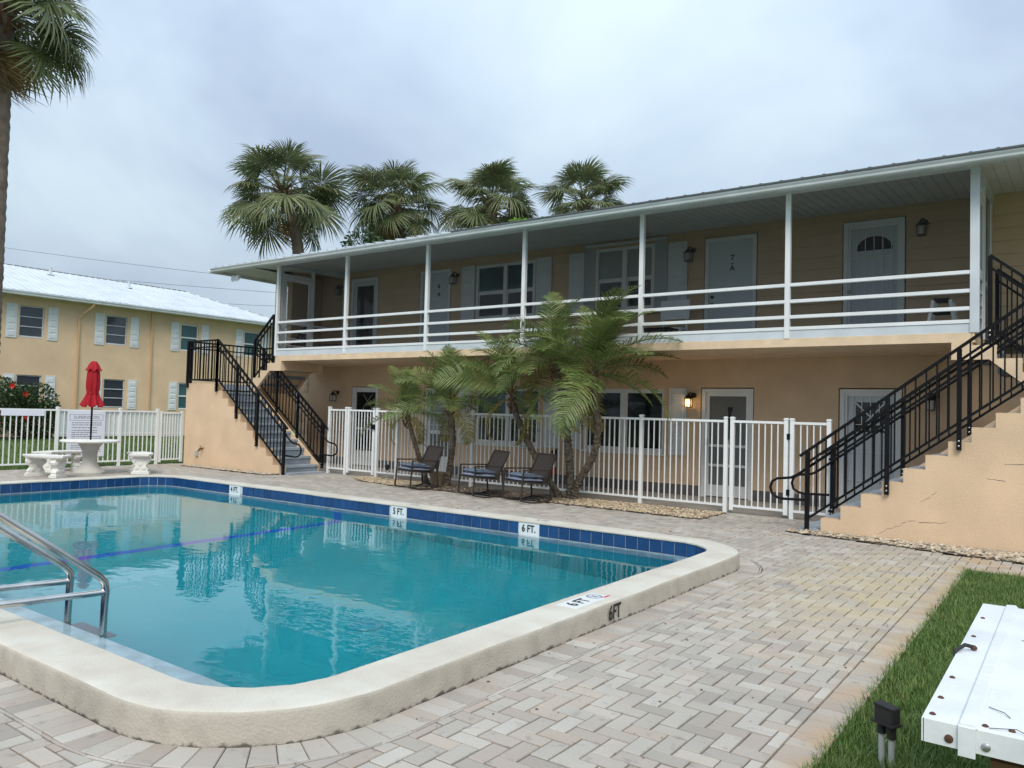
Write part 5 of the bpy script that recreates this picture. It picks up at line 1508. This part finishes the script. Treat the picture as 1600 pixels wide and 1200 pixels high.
k = MB(lambda x, y, z: (-.69 + x * .93 + y * .42, 3.85 - x * .42 + y * .93, z)); k.prism_b([(-.047, .2355), (-.044, .248), (.044, .242), (.047, .2355)], -.028, .028); k.build('cover', 'rubber', st)

# ------------------------------------------------------------------ palms
def fan_frond(seed, L=.82, pet=1.05, droop=.5, m='frond_sabal'):
    R = random.Random(seed); b = MB()
    # petiole
    pp = [(pet * t / 5, 0, -.10 * pet * (t / 5) ** 2) for t in range(6)]
    b.tube(pp, [.028, .022, .018, .016, .014, .012], 5)
    tx, tz = pet, -.10 * pet; n = 40
    for i in range(n):
        ph = math.radians(-138 + 276 * (i + .5) / n) + R.gauss(0, .02)
        l = L * (1.0 - .26 * abs(ph / 2.4) ** 2) * R.uniform(.90, 1.07)
        dphi = math.radians(276 / n) / 2
        dr = droop * R.uniform(.7, 1.4)
        def pt(r, a, lift=0):
            q = r / l
            x = tx + r * math.cos(a) * (1 - .10 * q * q); y = r * math.sin(a)
            z = tz + .10 * abs(math.sin(ph)) * r - dr * l * q ** 2.6 * .8 - .22 * r * max(0, math.cos(a)) + lift
            if q > .75: x -= 0.02 * q
            return (x, y, z)
        w1, w2 = .98, .50
        o_ = len(b.v)
        b.v += [pt(.02, ph), pt(l * .45, ph - dphi * w1), pt(l * .45, ph, .012), pt(l * .45, ph + dphi * w1),
                pt(l * .74, ph - dphi * w2), pt(l * .74, ph, .008), pt(l * .74, ph + dphi * w2), pt(l, ph + R.gauss(0, .03))]
        b.f += [(o_, o_ + 1, o_ + 2), (o_, o_ + 2, o_ + 3), (o_ + 1, o_ + 4, o_ + 5, o_ + 2), (o_ + 2, o_ + 5, o_ + 6, o_ + 3), (o_ + 4, o_ + 7, o_ + 5), (o_ + 5, o_ + 7, o_ + 6)]
    b.smooth = False
    return b.mesh('frond', m, recalc=False)
def feather_frond(seed, Ln=1.25, bend=1.3, m='frond_date'):
    R = random.Random(seed); b = MB(); k = 16; p = Vector((0, 0, 0)); th = .30; pts = [p.copy()]; ths = [th]
    for i in range(k):
        th -= bend / k * (.45 + 1.1 * i / k)
        p = p + Vector((math.cos(th), 0, math.sin(th))) * (Ln / k); pts.append(p.copy()); ths.append(th)
    b.tube([tuple(q) for q in pts], [.010 * (1 - .8 * i / k) + .002 for i in range(k + 1)], 4)
    n = 42
    for s in (-1, 1):
        for i in range(n):
            t = .12 + .88 * (i + R.random() * .5) / n; f = t * k; j = min(k - 1, int(f)); q = pts[j].lerp(pts[j + 1], f - j); a = ths[j]
            tan = Vector((math.cos(a), 0, math.sin(a))); up = Vector((-math.sin(a), 0, math.cos(a)))
            l = Ln * .25 * (math.sin(math.pi * min(1, .12 + t * .92)) ** .55 + .12) * R.uniform(.8, 1.12)
            d = (tan * R.uniform(.45, .75) + Vector((0, s, 0)) * .9 + up * R.uniform(.0, .35)).normalized()
            wv = tan.cross(d).cross(d).normalized() * .0085
            mid = q + d * l * .55; tip = q + d * l * .97 + Vector((0, 0, -.18 * l))
            o_ = len(b.v)
            b.v += [tuple(q - wv * .6), tuple(q + wv * .6), tuple(mid + wv), tuple(mid - wv), tuple(tip)]
            b.f += [(o_, o_ + 1, o_ + 2, o_ + 3), (o_ + 3, o_ + 2, o_ + 4)]
    return b.mesh('frond', m, recalc=False)
FAN = [fan_frond(i, L=.78 + .05 * (i % 3), pet=.95 + .1 * (i % 3), droop=.35 + .22 * (i % 3)) for i in range(5)]
FAN_DRY = [fan_frond(40 + i, L=.70, pet=.7, droop=1.0, m='frond_dry') for i in range(2)]
FEA = [feather_frond(i, Ln=1.24 + .09 * (i % 3), bend=.75 + .38 * (i % 3)) for i in range(5)]
FEA_Y = [feather_frond(60, 1.0, 2.0, 'frond_yellow')]

def trunk_mesh(path, r0_, r1_, n=14, rough=.06, seed=1, ring=.05):
    R = random.Random(seed); b = MB(); P = [Vector(p) for p in path]
    # resample
    L_ = sum((P[i + 1] - P[i]).length for i in range(len(P) - 1)); k = max(8, int(L_ / ring)); out_ = []
    for i in range(k + 1):
        t = i / k * (len(P) - 1); j = min(len(P) - 2, int(t)); f = t - j
        p0 = P[max(0, j - 1)]; p1 = P[j]; p2 = P[j + 1]; p3 = P[min(len(P) - 1, j + 2)]
        out_.append(.5 * ((2 * p1) + (p2 - p0) * f + (2 * p0 - 5 * p1 + 4 * p2 - p3) * f * f + (3 * p1 - p0 - 3 * p2 + p3) * f ** 3))
    rad = [(r0_ + (r1_ - r0_) * i / k) * (1 + rough * (1 if i % 2 else -1) * R.uniform(.4, 1)) * (1 + .35 * math.exp(-i * ring / .15)) for i in range(k + 1)]
    b.tube([tuple(q) for q in out_], rad, n)
    for i in range(len(b.v)):
        x, y, z = b.v[i]; s = R.gauss(0, rough * r0_ * .35); b.v[i] = (x + s, y + s * .6, z + R.gauss(0, .006))
    return b, out_[-1]

def sabal(label, base, mid, top, r0_, r1_, nf, scale, seed, dry=4, lo=-62):
    R = random.Random(seed)
    root = thing('cabbage_palm', label, 'palm tree', base, 'tall cabbage palms')
    b, end = trunk_mesh([base, mid, top], r0_, r1_, 14, .05, seed, .09); b.build('trunk', 'trunk_sabal', root)
    cb = MB()      # old leaf bases round the neck
    for i in range(26):
        a = i * 2.4; h = -.75 + .9 * i / 26
        c = Vector(top) + Vector((0, 0, h * scale * .8)); d = Vector((math.cos(a), math.sin(a), 0))
        cb.bar(tuple(c + d * r1_ * .7), tuple(c + d * (r1_ + .14 * scale) + Vector((0, 0, .22 * scale))), .07 * scale, .025)
    crown = cb.build('crown', 'boot_brown', root)
    t = Vector(top) - Vector(base)
    for i in range(nf):
        q = (i + .5) / nf; sl0 = math.sin(math.radians(lo)); el = math.asin(max(-1, .995 - (.995 - sl0) * q)) + R.gauss(0, .15); az = i * 2.39996 + R.gauss(0, .35)
        s = scale * R.uniform(.72, 1.10) * (.86 if q < .12 else 1)
        link('frond', FAN[R.randrange(5)] , crown, tuple(t + Vector((0, 0, .10 - .35 * q)) * scale), (R.gauss(0, .3), -el, az), (s, s, s))
    for i in range(dry):
        az = R.uniform(0, 6.28); el = math.radians(R.uniform(-84, -66)); s = scale * R.uniform(.8, 1)
        link('frond', FAN_DRY[i % 2], crown, tuple(t + Vector((0, 0, -.35)) * scale), (R.gauss(0, .4), -el, az), (s, s, s))
    return root
def ray(px, py, D): 
    v = cf + cr * ((px - 800) / 1218) - cu * ((py - 600) / 1218); return Vector((0, 0, 1.5)) + v * D
def sab_at(label, crown_px, trunk_px, D, r, nf, scale, seed, dry=4, lo=-62):
    top = ray(*crown_px, D); mid = ray(*trunk_px, D); base = mid + (mid - top) * ((mid.z + .05) / max(.1, top.z - mid.z)) * .25
    base.z = -.05
    sabal(label, tuple(base), tuple(mid), tuple(top), r, r * .92, nf, scale, seed, dry, lo)
sab_at('leaning cabbage palm with open crown above the left end of the roof', (442, 300), (466, 395), 30, .23, 52, 1.42, 3, dry=1, lo=-34)
sab_at('cabbage palm with full crown behind the roof, second from the left', (618, 316), (624, 400), 34, .27, 58, 1.38, 4, dry=4, lo=-44)
sab_at('cabbage palm with dense olive crown behind the middle of the roof', (766, 318), (770, 400), 34, .27, 64, 1.30, 5, dry=5, lo=-46)
sab_at('cabbage palm showing only its upper crown, rightmost behind the roof', (912, 318), (914, 390), 34, .27, 60, 1.22, 6, dry=3, lo=-42)
lt_ = ray(6, 6, 17); lm = ray(-13, 440, 17)
sabal('tall cabbage palm cut off by the left edge, towering over the fence', (-19.3, 7.05, -.05), tuple(lm), tuple(lt_), .205, .215, 56, 1.22, 8, dry=7, lo=-32)

def date_palm(label, path, r0_, r1_, nf, seed, scale=1.0, spear=True, yellow=2, dirbias=None):
    R = random.Random(seed); base, top = path[0], path[-1]
    root = thing('pygmy_date_palm', label, 'palm tree', base, 'feathery dwarf palms in front of the fence')
    b, end = trunk_mesh(path, r0_, r1_, 10, .13, seed, .035); b.build('trunk', 'trunk_date', root)
    cb = MB()
    for i in range(22):
        a = i * 2.4; h = -.38 + .42 * i / 22; c = Vector(top) + Vector((0, 0, h)); d = Vector((math.cos(a), math.sin(a), 0))
        cb.bar(tuple(c + d * r1_ * .6), tuple(c + d * (r1_ + .05) + Vector((0, 0, .09))), .03, .014)
    if spear: cb.bar(tuple(top), tuple(Vector(top) + Vector((.02, 0, .55 * scale))), .022)
    crown = cb.build('crown', 'boot_brown', root)
    t = Vector(top) - Vector(base)
    for i in range(nf):
        q = (i + .5) / nf; el = math.radians(78 - 100 * q ** .9 + R.gauss(0, 9)); az = i * 2.39996 + R.gauss(0, .2)
        if dirbias is not None and R.random() < .4: az = dirbias + R.gauss(0, .7)
        s = scale * R.uniform(.80, 1.12)
        link('frond', FEA[R.randrange(5)], crown, tuple(t + Vector((0, 0, .05 - .12 * q))), (R.gauss(0, .3), -el, az), (s, s, s))
    for i in range(yellow):
        link('frond', FEA_Y[0], crown, tuple(t + Vector((0, 0, -.10))), (R.gauss(0, .3), math.radians(R.uniform(25, 55)), R.uniform(0, 6.28)), (scale, scale, scale))
    return root
date_palm('small feathery palm leaning left behind the lone rocking chair', [(-10.55, 11.72, 0), (-10.80, 11.72, .55), (-11.02, 11.70, 1.08), (-11.15, 11.68, 1.50)], .052, .045, 18, 1, .80, spear=False, dirbias=3.4)
date_palm('upright feathery palm behind the potted plant with tall spear leaf', [(-10.08, 11.74, 0), (-9.98, 11.74, .5), (-9.92, 11.72, 1.0), (-10.0, 11.70, 1.72)], .066, .054, 21, 2, 1.08)
date_palm('feathery palm leaning steeply left over the paired rocking chairs', [(-7.42, 11.74, 0), (-7.75, 11.72, .45), (-8.10, 11.65, 1.0), (-8.32, 11.55, 1.55), (-8.36, 11.5, 1.88)], .062, .052, 20, 3, 1.05, dirbias=4.0)
date_palm('tallest feathery palm, left trunk of the forked pair', [(-7.22, 11.78, 0), (-7.24, 11.76, .5), (-7.30, 11.74, 1.1), (-7.36, 11.66, 1.8), (-7.52, 11.6, 2.42)], .078, .056, 22, 4, 1.02)
date_palm('feathery palm with curved trunk, right trunk of the forked pair', [(-7.16, 11.76, 0), (-7.06, 11.75, .32), (-6.80, 11.74, .72), (-6.68, 11.72, 1.15), (-6.73, 11.70, 1.75), (-6.76, 11.66, 2.26)], .066, .056, 26, 5, 1.18, spear=True, dirbias=-.3)

# ------------------------------------------------------------------ broadleaf plants
def leaf_cloud(b, c, rx_, ry_, rz_, n, s, R, hollow=.45):
    for _ in range(n):
        while True:
            u = Vector((R.uniform(-1, 1), R.uniform(-1, 1), R.uniform(-1, 1)))
            if hollow < u.length < 1: break
        p = Vector((c[0] + u.x * rx_, c[1] + u.y * ry_, c[2] + u.z * rz_))
        d = (u.normalized() + Vector((R.gauss(0, .6), R.gauss(0, .6), R.gauss(0, .6) - .2))).normalized()
        sd_ = d.cross(Vector((R.gauss(0, 1), R.gauss(0, 1), R.gauss(0, 1)))).normalized(); l = s * R.uniform(.6, 1.2)
        o_ = len(b.v); b.v += [tuple(p), tuple(p + d * l * .5 + sd_ * l * .28), tuple(p + d * l), tuple(p + d * l * .5 - sd_ * l * .28)]; b.f.append((o_, o_ + 1, o_ + 2, o_ + 3))
def shrub(name, label, cat, base, lobes, n, s, m, seed, stems=5, flowers=0):
    R = random.Random(seed); root = thing(name, label, cat, base)
    b = MB()
    for (dx, dy, dz, rx_, ry_, rz_) in lobes: leaf_cloud(b, (base[0] + dx, base[1] + dy, base[2] + dz), rx_, ry_, rz_, n // len(lobes), s, R)
    cr_ = b.build('crown', m, root, recalc=False)
    t = MB()
    for k in range(stems):
        a = k * 2.4; l = lobes[k % len(lobes)]
        t.tube([(base[0] + .08 * math.cos(a), base[1] + .08 * math.sin(a), base[2] - .04), (base[0] + l[0] * .5, base[1] + l[1] * .5, base[2] + l[2] * .5), (base[0] + l[0], base[1] + l[1], base[2] + l[2])], [.05 * s * 6, .035 * s * 6, .012 * s * 6], 6)
    t.build('trunk', 'bark', root)
    for k in range(flowers):
        l = lobes[k % len(lobes)]; a = R.uniform(-1.2, .4); h = R.uniform(-.3, .7)
        c = Vector((base[0] + l[0] + l[3] * math.cos(a) * .95, base[1] + l[1] + l[4] * math.sin(a) * .95, base[2] + l[2] + l[5] * h * .9))
        f = MB()
        for q in range(5):
            g_ = q * 1.2566; f.add([tuple(c), tuple(c + Vector((.04, .09 * math.cos(g_ - .5), .09 * math.sin(g_ - .5)))), tuple(c + Vector((.05, .13 * math.cos(g_), .13 * math.sin(g_)))), tuple(c + Vector((.04, .09 * math.cos(g_ + .5), .09 * math.sin(g_ + .5))))], [(0, 1, 2, 3)])
        f.build('flower', 'flower', root, recalc=False)
    return root
shrub('hibiscus_shrub', 'dark green hibiscus shrub with red blooms against the left building', 'shrub', (-32.9, 13.55, -.04), [(0, 0, .75, .8, .95, .8), (.1, .15, 1.45, .7, .75, .75), (0, -.55, 1.3, .75, .65, .9), (.05, .45, .8, .7, .5, .75)], 5200, .13, 'leaf_dark', 2, flowers=2)
shrub('hibiscus_shrub', 'light green hibiscus shrub at the left edge beside the dark one', 'shrub', (-32.6, 11.9, -.04), [(0, 0, 1.0, .9, .9, 1.0), (.1, .3, 1.75, .75, .7, .6), (0, -.5, 1.5, .8, .6, .8)], 4200, .13, 'leaf_dark', 4, flowers=2)
tp = ray(566, 368, 31)
shrub('background_tree', 'small leafy tree peeping over the roof beneath the second palm', 'tree', (tp.x, tp.y, -.04), [(0, 0, tp.z - .45, .75, .75, .7), (.6, .3, tp.z - .6, .7, .6, .5), (-.1, .2, tp.z - 1.3, .6, .6, .8)], 2600, .15, 'leaf_dark', 6)
tp = ray(812, 347, 31)
shrub('background_tree', 'bright green leafy tree top just over the roof under the third palm', 'tree', (tp.x, tp.y, -.04), [(0, 0, tp.z - .25, .55, .5, .4), (.3, .2, tp.z - .9, .6, .5, .6)], 1100, .16, 'leaf_bright', 7)

# ------------------------------------------------------------------ overhead wires
def wire(label, a, c, sag):
    A, C = Vector(a), Vector(c); b = MB()
    b.tube([tuple(A.lerp(C, t / 16) - Vector((0, 0, sag * 4 * (t / 16) * (1 - t / 16)))) for t in range(17)], .014, 5)
    tag(b.build('power_line', 'wire'), label, 'wire', 'overhead wires beyond the left building')
def wire_px(label, p, q, D1, D2, sag):
    a, c = ray(*p, D1), ray(*q, D2); d = (c - a); wire(label, tuple(a - d * .6), tuple(c + d * .6), sag)
wire_px('uppermost thin overhead wire crossing the sky at left', (10, 384), (325, 423), 70, 62, .25)
wire_px('middle thin overhead wire skimming the left roof ridge', (120, 428), (427, 453), 70, 62, .25)
wire_px('lowest thin overhead wire beneath the main roof corner', (300, 468), (427, 475), 70, 62, .2)
# shoes-sized bit of debris by the table
db = MB(); db.lathe([(.05, 0), (.05, .02), (.03, .035)], (-15.25, 8.35, .002), 8); tag(db.build('pool_deck_cap', 'rubber'), 'small black cap lying on the pavers by the pool near the bench', 'cap')
for o in list(COL.objects):
    for k_ in ('_glass_up', '_glass_low'):
        if k_ in o: del o[k_]
